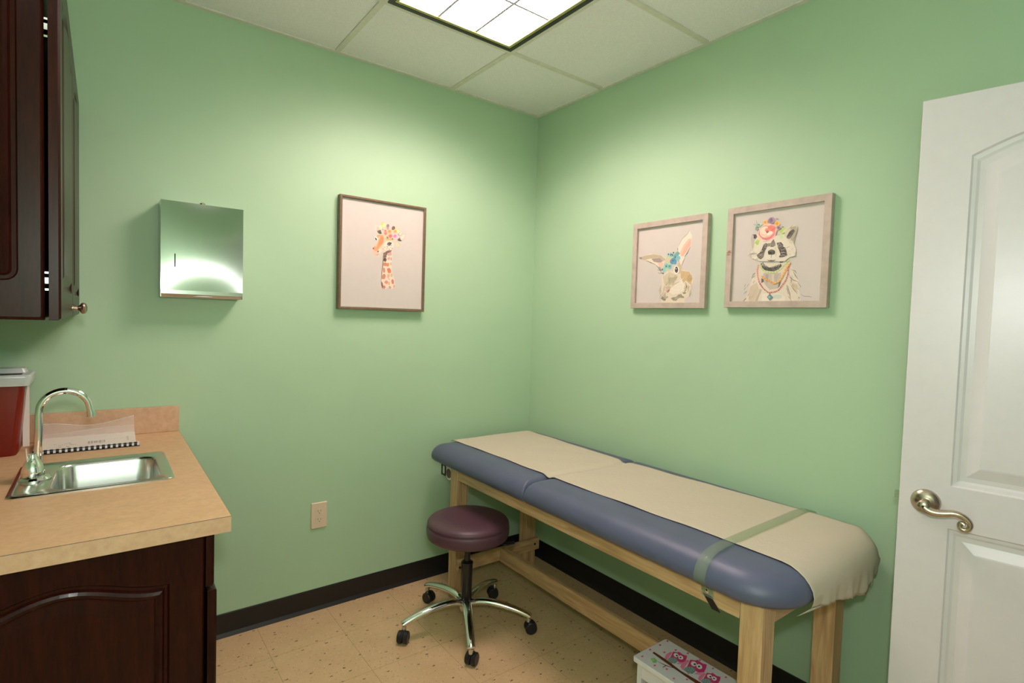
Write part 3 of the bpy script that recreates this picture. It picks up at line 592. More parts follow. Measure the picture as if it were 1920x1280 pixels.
ART['raccoon']="""d9ccb8 140,172 259,168 278,133 294,101 298,66 306,26 82,25 99,56 108,93 119,126 132,151;
c9b79e 109,85 134,99 145,70 134,43 126,26 104,26 102,63;
cdb79a 273,94 291,86 297,55 278,66 269,81;
bcb0a0 160,135 227,133 232,96 219,74 187,69 168,89 155,113;
a59890 168,130 180,129 177,89 169,107;
b0a49a 202,128 219,129 215,96 206,100;
c8c0ae 193,129 202,128 202,97 193,103;
e0d6c4 158,55 223,56 249,39 246,26 156,25;
b4a890 148,75 157,69 145,40 141,26 129,26 139,48;
b2a692 250,87 258,81 265,53 269,33 260,39 254,64;
c4cdbe 238,42 234,38 229,35 221,33 212,34 205,38 202,42 205,47 211,50 220,51 229,49 235,46;
b4a992 288,79 294,68 295,69 289,80;
c6ba9e 285,62 291,51 292,52 286,63;
c6ba9e 301,60 307,49 308,50 302,61;
9c927e 265,35 272,25 273,26 267,36;
9c927e 292,93 298,83 300,84 294,94;
c6ba9e 261,109 267,99 269,100 263,110;
b4a992 130,71 124,60 126,59 132,70;
b4a992 295,73 301,63 302,64 296,74;
9c927e 94,68 87,57 89,56 96,67;
9c927e 255,127 262,117 263,117 257,128;
b4a992 262,104 268,93 269,94 263,105;
c6ba9e 138,52 132,41 134,40 140,50;
c6ba9e 259,95 265,85 267,85 261,96;
e8e0d0 290,68 296,58 297,59 291,69;
9c927e 100,95 93,84 95,83 102,94;
c6ba9e 261,79 267,68 268,69 262,79;
9c927e 88,82 81,71 83,70 90,81;
b4a992 263,45 269,34 271,35 265,45;
b4a992 280,85 286,74 287,75 281,86;
c6ba9e 268,68 274,57 275,58 269,68;
9c927e 251,72 257,61 259,62 252,73;
b4a992 294,35 300,24 301,25 295,35;
b4a992 93,42 87,31 89,30 95,41;
9c927e 122,128 116,118 118,117 124,127;
c6ba9e 288,87 294,76 295,77 289,87;
9c927e 124,107 118,96 120,95 126,106;
9c927e 268,120 274,109 275,110 269,121;
b4a992 127,130 121,119 123,118 129,129;
9c927e 104,57 97,46 99,45 106,56;
b4a992 124,53 117,42 119,41 125,52;
9c927e 272,88 278,77 280,78 274,89;
e8e0d0 272,36 278,26 279,26 273,37;
c6ba9e 270,100 277,89 278,90 272,101;
b4a992 116,45 110,34 112,33 118,44;
e8e0d0 257,51 263,41 265,41 259,52;
9c927e 88,65 81,54 83,53 90,64;
9c927e 110,47 103,35 105,34 111,46;
9c927e 87,95 81,83 83,82 89,93;
c6ba9e 253,107 259,96 260,97 254,108;
b4a992 260,52 266,41 268,42 262,53;
c6ba9e 111,45 105,34 106,33 113,44;
e8e0d0 120,120 114,109 116,108 122,119;
9c927e 117,128 111,117 113,116 119,127;
c6ba9e 279,70 285,59 286,60 280,71;
9c927e 298,85 304,75 306,76 300,86;
c6ba9e 280,75 286,64 288,65 282,76;
7c7668 266,142 278,136 286,127 287,128 280,138 266,143;
7c7668 273,136 281,118 292,105 293,105 284,120 274,136;
7c7668 261,120 268,108 267,89 268,89 271,109 262,120;
7c7668 115,129 124,132 128,137 127,138 122,135 114,130;
7c7668 257,72 264,55 268,40 269,40 266,56 258,73;
7c7668 260,114 276,101 293,96 293,97 277,104 261,115;
7c7668 83,25 94,35 91,38 81,27;
7c7668 267,86 277,68 292,52 293,53 279,70 268,86;
7c7668 297,39 301,33 303,35 299,41;
484440 152,115 161,110 162,100 153,96;
68625a 222,96 229,97 226,82 219,74;
34302a 146,171 155,177 164,166 183,155 203,160 226,166 230,158 219,146 200,139 183,141 165,145 154,155;
504c40 217,170 230,182 245,178 231,170;
ddd2be 151,176 152,164 155,164 153,176;
ddd2be 157,173 159,161 161,161 159,173;
ddd2be 164,170 165,159 167,159 166,171;
ddd2be 170,168 172,157 174,157 172,168;
ddd2be 176,166 178,155 180,155 178,167;
ddd2be 183,165 184,154 186,154 185,165;
ddd2be 189,165 191,153 193,153 191,165;
ddd2be 195,165 197,154 199,154 197,165;
ddd2be 201,166 203,155 205,155 203,166;
ddd2be 207,167 209,156 211,156 209,168;
ddd2be 213,169 215,158 217,158 215,169;
ddd2be 219,171 221,160 223,160 221,171;
c4d47e 145,168 144,166 142,165 139,166 138,168 139,170 141,171 144,170;
a8c060 146,165 146,163 144,162 141,163 140,165 141,167 143,168 145,167;
c4d47e 148,162 148,160 145,159 143,160 142,163 143,165 145,165 147,164;
a8c060 150,159 149,157 147,157 145,158 144,160 145,162 147,162 149,162;
c4d47e 152,157 151,155 149,154 147,155 146,157 147,159 149,160 151,159;
a8c060 154,154 153,152 151,151 149,152 148,154 149,156 151,157 153,156;
c4d47e 156,151 155,149 153,148 151,149 150,151 151,153 153,154 155,153;
a8c060 158,149 158,147 155,146 153,147 152,149 153,151 155,152 157,151;
c4d47e 161,146 160,144 158,144 156,145 155,147 155,149 158,150 160,149;
a8c060 163,144 162,142 160,141 158,142 157,144 158,146 160,147 162,146;
c4d47e 165,142 165,140 163,139 160,140 159,142 160,144 162,145 165,144;
d0de8a 165,142 165,140 163,139 160,140 159,142 160,144 162,145 165,144;
b4cc70 171,140 170,138 168,137 166,138 165,140 166,142 168,143 170,142;
d0de8a 177,139 176,137 174,136 172,137 171,139 171,141 174,142 176,141;
b4cc70 182,137 181,135 179,134 177,135 176,137 177,139 179,140 181,139;
d0de8a 188,135 187,133 185,133 183,134 182,136 183,138 185,138 187,137;
b4cc70 193,135 192,133 190,132 188,133 187,135 188,137 190,138 192,137;
d0de8a 199,135 198,133 196,132 194,133 193,135 194,137 196,138 198,137;
b4cc70 204,135 204,133 202,132 199,133 198,135 199,137 201,138 203,137;
d0de8a 210,135 209,133 207,132 205,133 204,135 205,137 207,138 209,137;
b4cc70 214,138 214,136 212,135 209,136 209,138 209,140 211,141 213,140;
d0de8a 219,140 218,138 216,138 214,139 213,141 214,143 216,143 218,142;
b4cc70 223,143 223,141 221,140 219,141 218,143 218,145 220,146 222,145;
d0de8a 228,145 227,144 225,143 223,144 222,146 223,148 225,148 227,148;
b4cc70 231,149 231,147 229,147 227,147 226,150 226,151 228,152 230,151;
d0de8a 235,153 234,151 232,150 230,151 229,153 230,155 232,156 234,155;
b4cc70 238,157 238,155 236,154 234,155 233,157 233,159 235,160 237,159;
d0de8a 242,160 241,159 239,158 237,159 236,161 237,163 239,163 241,163;
b4cc70 245,164 244,162 242,162 240,162 239,165 240,166 242,167 244,166;
d0de8a 249,168 248,166 246,165 244,166 243,168 244,170 246,171 248,170;
b4cc70 252,172 251,170 249,169 247,170 246,172 247,174 249,175 251,174;
d0de8a 255,175 255,173 253,173 251,174 250,176 250,178 252,178 254,177;
b4cc70 259,179 258,177 256,176 254,177 253,179 254,181 256,182 258,181;
e07868 140,165 139,163 137,162 135,163 134,165 135,167 137,168 139,167;
eaa090 139,161 139,159 136,158 134,159 133,162 134,164 136,164 138,163;
e07868 139,157 138,155 136,155 134,156 133,158 133,160 135,160 138,160;
eaa090 138,154 137,152 135,151 133,152 132,154 133,156 135,157 137,156;
e07868 137,150 136,148 134,147 132,148 131,150 132,152 134,153 136,152;
eaa090 137,146 136,144 134,143 131,144 130,146 131,148 133,149 136,148;
e07868 137,142 136,140 134,139 132,140 131,142 132,144 134,145 136,144;
eaa090 138,138 137,136 135,135 133,136 132,138 133,140 135,141 137,140;
e07868 139,134 138,132 136,131 134,132 133,134 133,136 135,137 138,136;
eaa090 139,130 139,128 136,127 134,128 133,130 134,132 136,133 138,132;
e07868 140,126 139,124 137,123 135,124 134,126 135,128 137,129 139,128;
eaa090 141,122 140,120 138,119 136,120 135,122 135,124 137,125 140,124;
e07868 142,118 141,116 139,115 137,116 136,118 136,120 139,121 141,120;
eaa090 143,114 142,112 140,111 138,112 137,115 138,117 140,117 142,116;
e07868 144,110 144,108 141,108 139,109 138,111 139,113 141,113 143,113;
eaa090 146,107 145,104 143,104 140,105 139,107 140,109 142,110 145,109;
e07868 147,103 146,101 144,100 142,101 141,103 142,105 144,106 146,105;
eaa090 148,99 147,97 145,96 143,97 142,99 143,101 145,102 147,101;
d8605c 148,99 147,97 145,96 143,97 142,99 143,101 145,102 147,101;
b8405c 153,92 152,90 149,89 147,90 146,93 147,95 149,96 151,95;
d8605c 157,86 156,84 154,83 151,84 150,86 151,88 153,89 156,88;
b8405c 161,80 160,77 158,77 156,78 155,80 155,82 158,83 160,82;
d8605c 166,74 165,72 163,71 161,72 160,74 161,76 163,77 165,76;
b8405c 172,69 171,67 169,66 167,67 166,69 167,72 169,72 171,71;
d8605c 178,65 177,62 175,62 173,63 172,65 173,67 175,68 177,67;
b8405c 184,60 183,58 181,57 179,58 178,60 179,62 181,63 183,62;
d8605c 191,58 190,55 188,55 186,55 184,58 185,60 187,61 190,60;
b8405c 198,59 197,57 195,56 193,57 192,59 192,61 195,62 197,61;
d8605c 205,60 204,58 202,57 200,58 199,60 200,62 202,63 204,62;
b8405c 212,61 211,59 209,58 207,59 206,61 207,64 209,64 211,63;
d8605c 218,64 218,62 216,61 213,62 212,64 213,66 215,67 217,66;
b8405c 225,67 224,65 222,64 220,65 219,67 220,69 222,70 224,69;
d8605c 229,72 229,70 226,69 224,70 223,72 224,74 226,75 228,74;
b8405c 233,78 232,75 230,75 228,76 227,78 228,80 230,81 232,80;
d8605c 237,83 236,81 234,80 232,81 231,83 232,86 234,86 236,85;
b8405c 241,89 240,87 238,86 236,87 235,89 236,91 238,92 240,91;
d8605c 245,94 244,92 242,91 240,92 239,95 240,97 242,97 244,96;
b8405c 249,100 248,98 246,97 244,98 243,100 244,102 246,103 248,102;
d8605c 252,106 251,104 249,103 247,104 246,106 247,108 249,109 251,108;
b8405c 254,112 253,110 251,109 249,110 248,113 249,115 251,115 253,114;
d8605c 256,119 255,117 253,116 251,117 250,119 251,121 253,122 255,121;
b8405c 257,126 257,124 255,123 252,124 252,126 252,128 254,129 256,128;
d8605c 258,133 257,131 255,130 253,131 252,133 252,135 255,136 257,135;
b8405c 258,140 257,137 255,137 253,138 252,140 253,142 255,143 257,142;
d8605c 258,146 257,144 255,144 253,145 252,147 253,149 255,150 257,149;
b8405c 260,153 259,151 257,150 255,151 254,153 255,155 257,156 259,155;
d8605c 262,160 261,158 259,157 257,158 256,160 257,162 259,163 261,162;
b8405c 264,166 263,164 261,163 259,164 258,166 259,168 261,169 263,168;
eaa848 158,122 157,119 155,118 152,120 151,122 152,125 154,125 157,124;
d8902e 162,119 161,116 159,115 156,116 155,119 156,121 159,122 161,121;
eaa848 167,115 166,113 163,112 160,113 159,116 160,118 163,119 165,118;
d8902e 171,112 170,110 167,109 165,110 163,112 164,115 167,116 170,115;
eaa848 175,110 174,107 172,106 169,107 168,110 169,112 171,113 174,112;
d8902e 180,107 179,105 177,104 174,105 173,108 174,110 176,111 179,110;
eaa848 185,105 184,103 181,102 179,103 177,105 178,108 181,109 183,108;
d8902e 189,103 188,101 186,100 183,101 182,103 183,106 186,107 188,105;
eaa848 194,100 193,98 190,97 188,98 187,101 188,103 190,104 193,103;
d8902e 198,98 197,95 195,94 192,95 191,98 192,100 194,101 197,100;
eaa848 203,95 202,93 199,92 197,93 196,95 196,98 199,99 201,98;
d8902e 207,92 206,90 204,89 201,90 200,93 201,95 203,96 206,95;
e8a040 207,92 206,90 204,89 201,90 200,93 201,95 203,96 206,95;
f0b860 213,95 212,92 209,91 206,92 205,95 206,97 209,98 211,97;
e8a040 218,97 217,94 214,93 212,94 211,97 211,100 214,101 217,99;
f0b860 223,99 222,96 220,95 217,96 216,99 217,102 219,103 222,102;
e8a040 228,102 227,99 224,98 222,99 221,102 222,105 224,106 227,105;
f0b860 231,107 230,104 228,103 225,104 224,107 225,109 227,110 230,109;
e8a040 234,111 233,109 231,108 228,109 227,112 228,114 230,115 233,114;
f0b860 237,116 236,113 234,112 231,114 230,116 231,119 233,120 236,119;
e8a040 240,121 239,118 236,117 234,119 233,121 234,124 236,125 239,124;
f0b860 242,126 241,124 239,123 236,124 235,127 236,129 238,130 241,129;
e8a040 244,131 243,129 241,128 238,129 237,132 238,134 240,135 243,134;
f0b860 246,137 245,134 243,133 240,134 239,137 240,140 242,141 245,139;
e8a040 248,142 247,139 245,138 242,140 241,142 242,145 245,146 247,144;
f0b860 251,147 250,144 248,143 245,144 244,147 245,150 247,151 250,149;
e8a040 254,152 253,149 250,148 248,149 246,152 247,155 250,155 253,154;
f0b860 256,156 255,154 253,153 250,154 249,157 250,159 253,160 255,159;
e8a040 259,161 258,159 256,158 253,159 252,162 253,164 255,165 258,164;
f0b860 262,166 261,164 258,163 256,164 254,167 255,169 258,170 260,169;
4c7884 189,53 204,40 191,27 179,41;
7cb0b0 188,48 196,40 187,35 183,41;
a84a44 192,54 192,52 191,51 190,51 189,51 188,52 188,54 188,56 189,57 190,58 191,57 192,56;
ddd2c0 105,278 123,291 149,265 200,274 239,276 256,265 270,239 280,217 279,193 254,187 241,174 141,181 113,194 102,211 110,239;
b9ada0 102,275 106,289 122,288 127,276 118,262 115,230 109,229;
3a3230 108,288 123,288 128,277 121,269 113,274;
b0a4b4 114,280 114,277 113,275 111,274 109,275 108,277 107,280 107,283 109,285 110,286 112,285 113,283;
cfc4ac 233,292 248,301 263,309 279,302 282,288 275,263 270,239 257,240 239,264;
a69c84 255,299 276,303 281,288 274,261 268,248 259,251;
4a3e38 243,267 253,285 267,292 273,284 263,267 254,256 245,261;
78706a 246,264 258,268 254,256;
5a5448 282,293 277,272 268,253 269,242 270,242 270,253 278,271 282,293;
8e8674 242,288 256,298 264,306 263,307 255,300 242,288;
c9d69a 212,287 229,301 242,298 234,284 219,276;
b2cc58 214,288 234,303 239,298 221,282;
c8dc9c 216,278 236,276 229,260 219,261;
a6c456 119,256 129,268 138,260 133,246 122,245;
cddc9c 116,247 125,252 129,240 118,237;
b8d070 126,267 133,268 131,252;
f0c4a0 126,287 138,289 146,268 140,257 130,274;
aecbb4 134,324 130,322 129,318 125,314 121,319 116,321 114,327 115,332 120,333 124,333 128,332 130,329;
9cbca4 141,319 141,316 138,314 134,316 131,316 126,317 125,321 128,323 129,327 134,324 137,324 141,323;
7d9c88 132,309 129,306 127,304 124,302 120,304 119,307 118,310 118,313 120,316 123,316 126,314 130,312;
5a7068 120,342 125,326 122,305 123,305 127,325 121,342;
6c8478 110,328 123,322 123,324 111,329;
5c6c64 136,323 135,322 134,321 133,321 131,321 130,323 129,324 129,326 131,327 132,327 134,326 135,325;
b8d4c0 147,326 146,324 145,322 141,322 137,322 136,325 135,327 136,329 139,329 141,330 144,330 146,328;
efc070 168,330 167,325 164,321 159,323 154,323 151,328 148,332 150,336 153,340 158,340 163,339 166,334;
e8a43e 165,329 163,326 161,323 158,323 154,325 151,327 150,331 151,334 154,336 157,336 160,335 164,333;
d88a24 162,330 161,329 160,328 158,327 156,328 155,330 154,331 155,333 156,334 158,334 160,334 161,332;
a08294 196,333 194,327 189,323 182,323 176,325 169,330 168,337 171,342 175,346 181,347 188,346 194,341;
85608a 189,333 188,329 185,327 181,325 176,327 174,331 172,335 171,340 175,342 180,344 185,342 187,337;
6a4878 186,335 187,332 184,331 182,330 179,331 177,333 177,336 177,338 179,339 181,341 184,339 186,337;
eebc52 216,318 214,313 210,311 205,309 200,311 196,315 195,321 195,326 199,329 204,330 210,328 213,323;
e8a030 210,318 211,314 208,313 204,312 201,314 198,316 197,319 198,322 200,325 204,327 207,325 210,322;
dc8818 209,319 209,317 207,315 205,315 203,316 201,318 200,320 201,322 203,323 205,323 207,323 208,321;
a892a0 220,303 218,299 216,297 212,296 207,297 205,301 204,305 205,308 207,311 211,311 215,310 218,307;
8c6c84 217,303 216,300 213,299 211,298 209,299 207,301 205,304 206,307 208,308 210,309 213,308 215,305;
70506e 215,304 214,302 214,300 212,301 210,301 208,302 209,304 208,306 210,307 211,307 213,306 214,305;
b48c5c 207,338 206,337 205,337 203,337 201,337 199,338 198,340 199,341 200,341 202,341 204,341 206,340;
8c7450 231,304 231,303 230,302 228,302 226,302 225,303 224,305 225,306 226,307 228,307 229,306 231,305;
efb8a4 205,297 203,286 201,275 194,266 185,261 172,260 160,262 148,266 139,275 135,286 130,298 136,308 143,316 152,323 164,325 177,324 188,316 196,307;
e58a84 200,292 201,281 195,273 187,266 177,261 164,260 152,265 144,273 136,282 136,293 141,302 150,308 160,314 173,314 184,308 192,301;
f0c8ac 186,296 189,288 187,280 179,274 168,273 158,271 148,274 141,281 136,288 134,297 141,303 146,309 155,314 166,312 175,309 183,303;
e87468 199,298 197,292 189,293 181,292 175,299 171,305 168,312 175,315 180,318 189,314 196,310 200,303;
f2d6c0 172,298 171,291 164,288 157,284 148,287 143,295 139,302 142,308 146,314 155,315 164,313 170,306;
f0dccc 190,287 190,283 186,279 179,278 173,278 168,281 165,285 165,290 170,293 176,295 182,294 187,291;
e08a60 180,299 177,296 174,292 168,292 162,294 158,297 158,301 160,304 162,308 168,307 172,306 176,303;
c4583e 174,294 174,291 172,289 168,290 166,291 163,293 162,295 163,297 165,298 168,299 171,298 173,296;
7a4a90 171,290 170,288 169,288 167,287 166,288 164,289 164,291 164,292 165,293 167,293 169,293 170,291;
d8506e 136,302 134,286 145,273 164,265 182,268 193,280 192,281 181,270 164,267 146,275 137,287 137,302;
c84a86 139,280 154,265 173,261 190,272 190,272 172,263 155,266 139,280;
b87a6a 141,309 155,315 173,317 173,317 155,317 140,309;
e08c66 145,285 160,276 175,276 190,283 189,284 175,277 160,277 145,286;
d84858 176,293 189,296 196,306 195,306 188,297 176,294;
f0a0b0 146,265 158,255 179,257 179,258 158,257 146,265;
7c7260 188,255 195,262 202,245 203,237 195,233 191,228 183,233 184,247;
8c846e 172,248 184,248 182,236 171,235;
3a362e 156,245 165,250 172,245 171,234 164,223 159,209 158,198 147,188 136,196 129,206 141,213 148,224;
3a362e 207,246 223,248 233,237 232,231 241,225 246,213 250,196 237,191 223,190 217,193 224,201 219,215 212,230;
c0b4a4 132,204 144,207 156,210 156,211 144,209 132,205;
c0b4a4 137,198 148,203 156,204 156,205 147,205 137,199;
c0b4a4 144,193 151,197 158,201 158,202 150,198 143,194;
c0b4a4 225,217 236,219 243,223 242,224 235,220 224,218;
c0b4a4 225,206 236,207 246,206 246,206 236,209 225,207;
c0b4a4 223,196 234,198 245,195 246,195 234,200 223,197;
c0b4a4 140,219 151,216 152,217 141,221;
c0b4a4 143,223 152,220 153,222 144,225;
ddd4c0 171,234 183,233 192,232 206,233 216,221 221,207 219,193 206,182 183,184 161,194 161,208 166,222;
d4caa6 198,231 207,231 211,207 206,194 199,208;
2c2a26 203,212 203,206 197,203 190,202 182,204 177,208 174,214 176,219 182,222 189,223 196,221 201,217;
22201e 185,208 183,205 181,204 178,204 176,206 175,209 175,212 177,215 179,216 182,216 184,214 185,211;
6c685c 194,218 193,217 191,216 187,216 184,216 181,217 180,218 181,219 183,220 187,220 190,220 193,219;
3c3430 188,203 188,195 189,189 189,189 190,195 189,203;
3c2c34 171,186 180,179 189,177 200,178 206,182 206,183 199,181 189,180 180,182 171,186;
6c4c5c 196,180 195,178 193,178 190,178 186,178 184,179 183,181 184,182 186,183 189,183 193,182 195,181;
b8b4aa 172,238 172,234 169,231 166,231 162,232 159,235 158,239 159,243 161,245 165,246 168,244 171,241;
4a3c34 171,238 170,235 168,233 165,232 163,233 160,236 159,239 160,242 162,244 165,244 168,243 170,241;
141414 169,238 169,236 167,234 165,234 163,234 162,236 161,239 161,241 163,242 165,243 167,242 169,240;
f4f4f4 166,239 166,238 165,237 165,237 164,238 163,238 163,239 163,240 164,240 164,240 165,240 166,239;
b8b4aa 224,236 223,233 221,230 217,229 214,231 211,234 210,237 211,241 213,243 217,244 220,243 223,240;
4a3c34 223,236 222,233 220,231 217,231 215,232 213,234 212,237 212,240 214,242 217,243 220,242 222,239;
141414 221,236 221,234 219,233 217,232 215,233 214,235 213,237 213,239 215,241 217,241 219,241 220,239;
f4f4f4 218,237 218,237 217,236 217,236 216,236 215,237 215,237 215,238 216,239 216,239 217,239 218,238;
5c5448 92,205 106,210 129,211 129,212 105,212 92,205;
8a8070 267,190 286,187 286,188 267,191;
9a8a78 243,223 258,228 257,229 242,224;
8a7a6c 102,215 121,214 121,215 102,216;
b8a896 258,190 267,188 267,189 258,191;
c6b8a4 118,196 109,193 109,191 119,194;
b8a896 263,220 272,218 272,219 264,221;
b8a896 129,214 120,212 120,211 129,212;
ece4d6 260,215 268,211 269,212 260,216;
c6b8a4 136,195 127,190 128,189 137,193;
c6b8a4 254,213 263,207 263,208 255,214;
ece4d6 119,233 110,233 110,232 119,231;
b8a896 274,198 283,192 283,193 275,199;
c6b8a4 107,207 97,205 98,204 107,205;
ece4d6 251,222 259,216 260,218 251,223;
ece4d6 116,197 107,193 107,192 116,195;
c6b8a4 255,201 264,197 264,198 256,202;
b8a896 136,191 127,191 127,189 137,190;
ece4d6 273,219 281,218 281,219 273,220;
b8a896 108,203 99,200 100,198 109,202;
b8a896 262,216 271,211 271,212 263,217;
b8a896 110,228 101,224 101,222 110,227;
c6b8a4 274,197 283,192 283,193 275,198;
ece4d6 128,225 118,224 119,223 128,224;
b8a896 273,204 282,199 282,200 274,205;
b8a896 122,219 112,219 112,218 122,217;
ece4d6 277,210 286,209 286,210 277,211;
c6b8a4 114,228 105,229 105,227 114,227;
ece4d6 255,207 263,204 263,206 255,208;
ece4d6 133,229 124,227 124,225 133,227;
8a8078 306,50 318,41 338,40 347,37 347,38 338,42 319,43 307,50"""
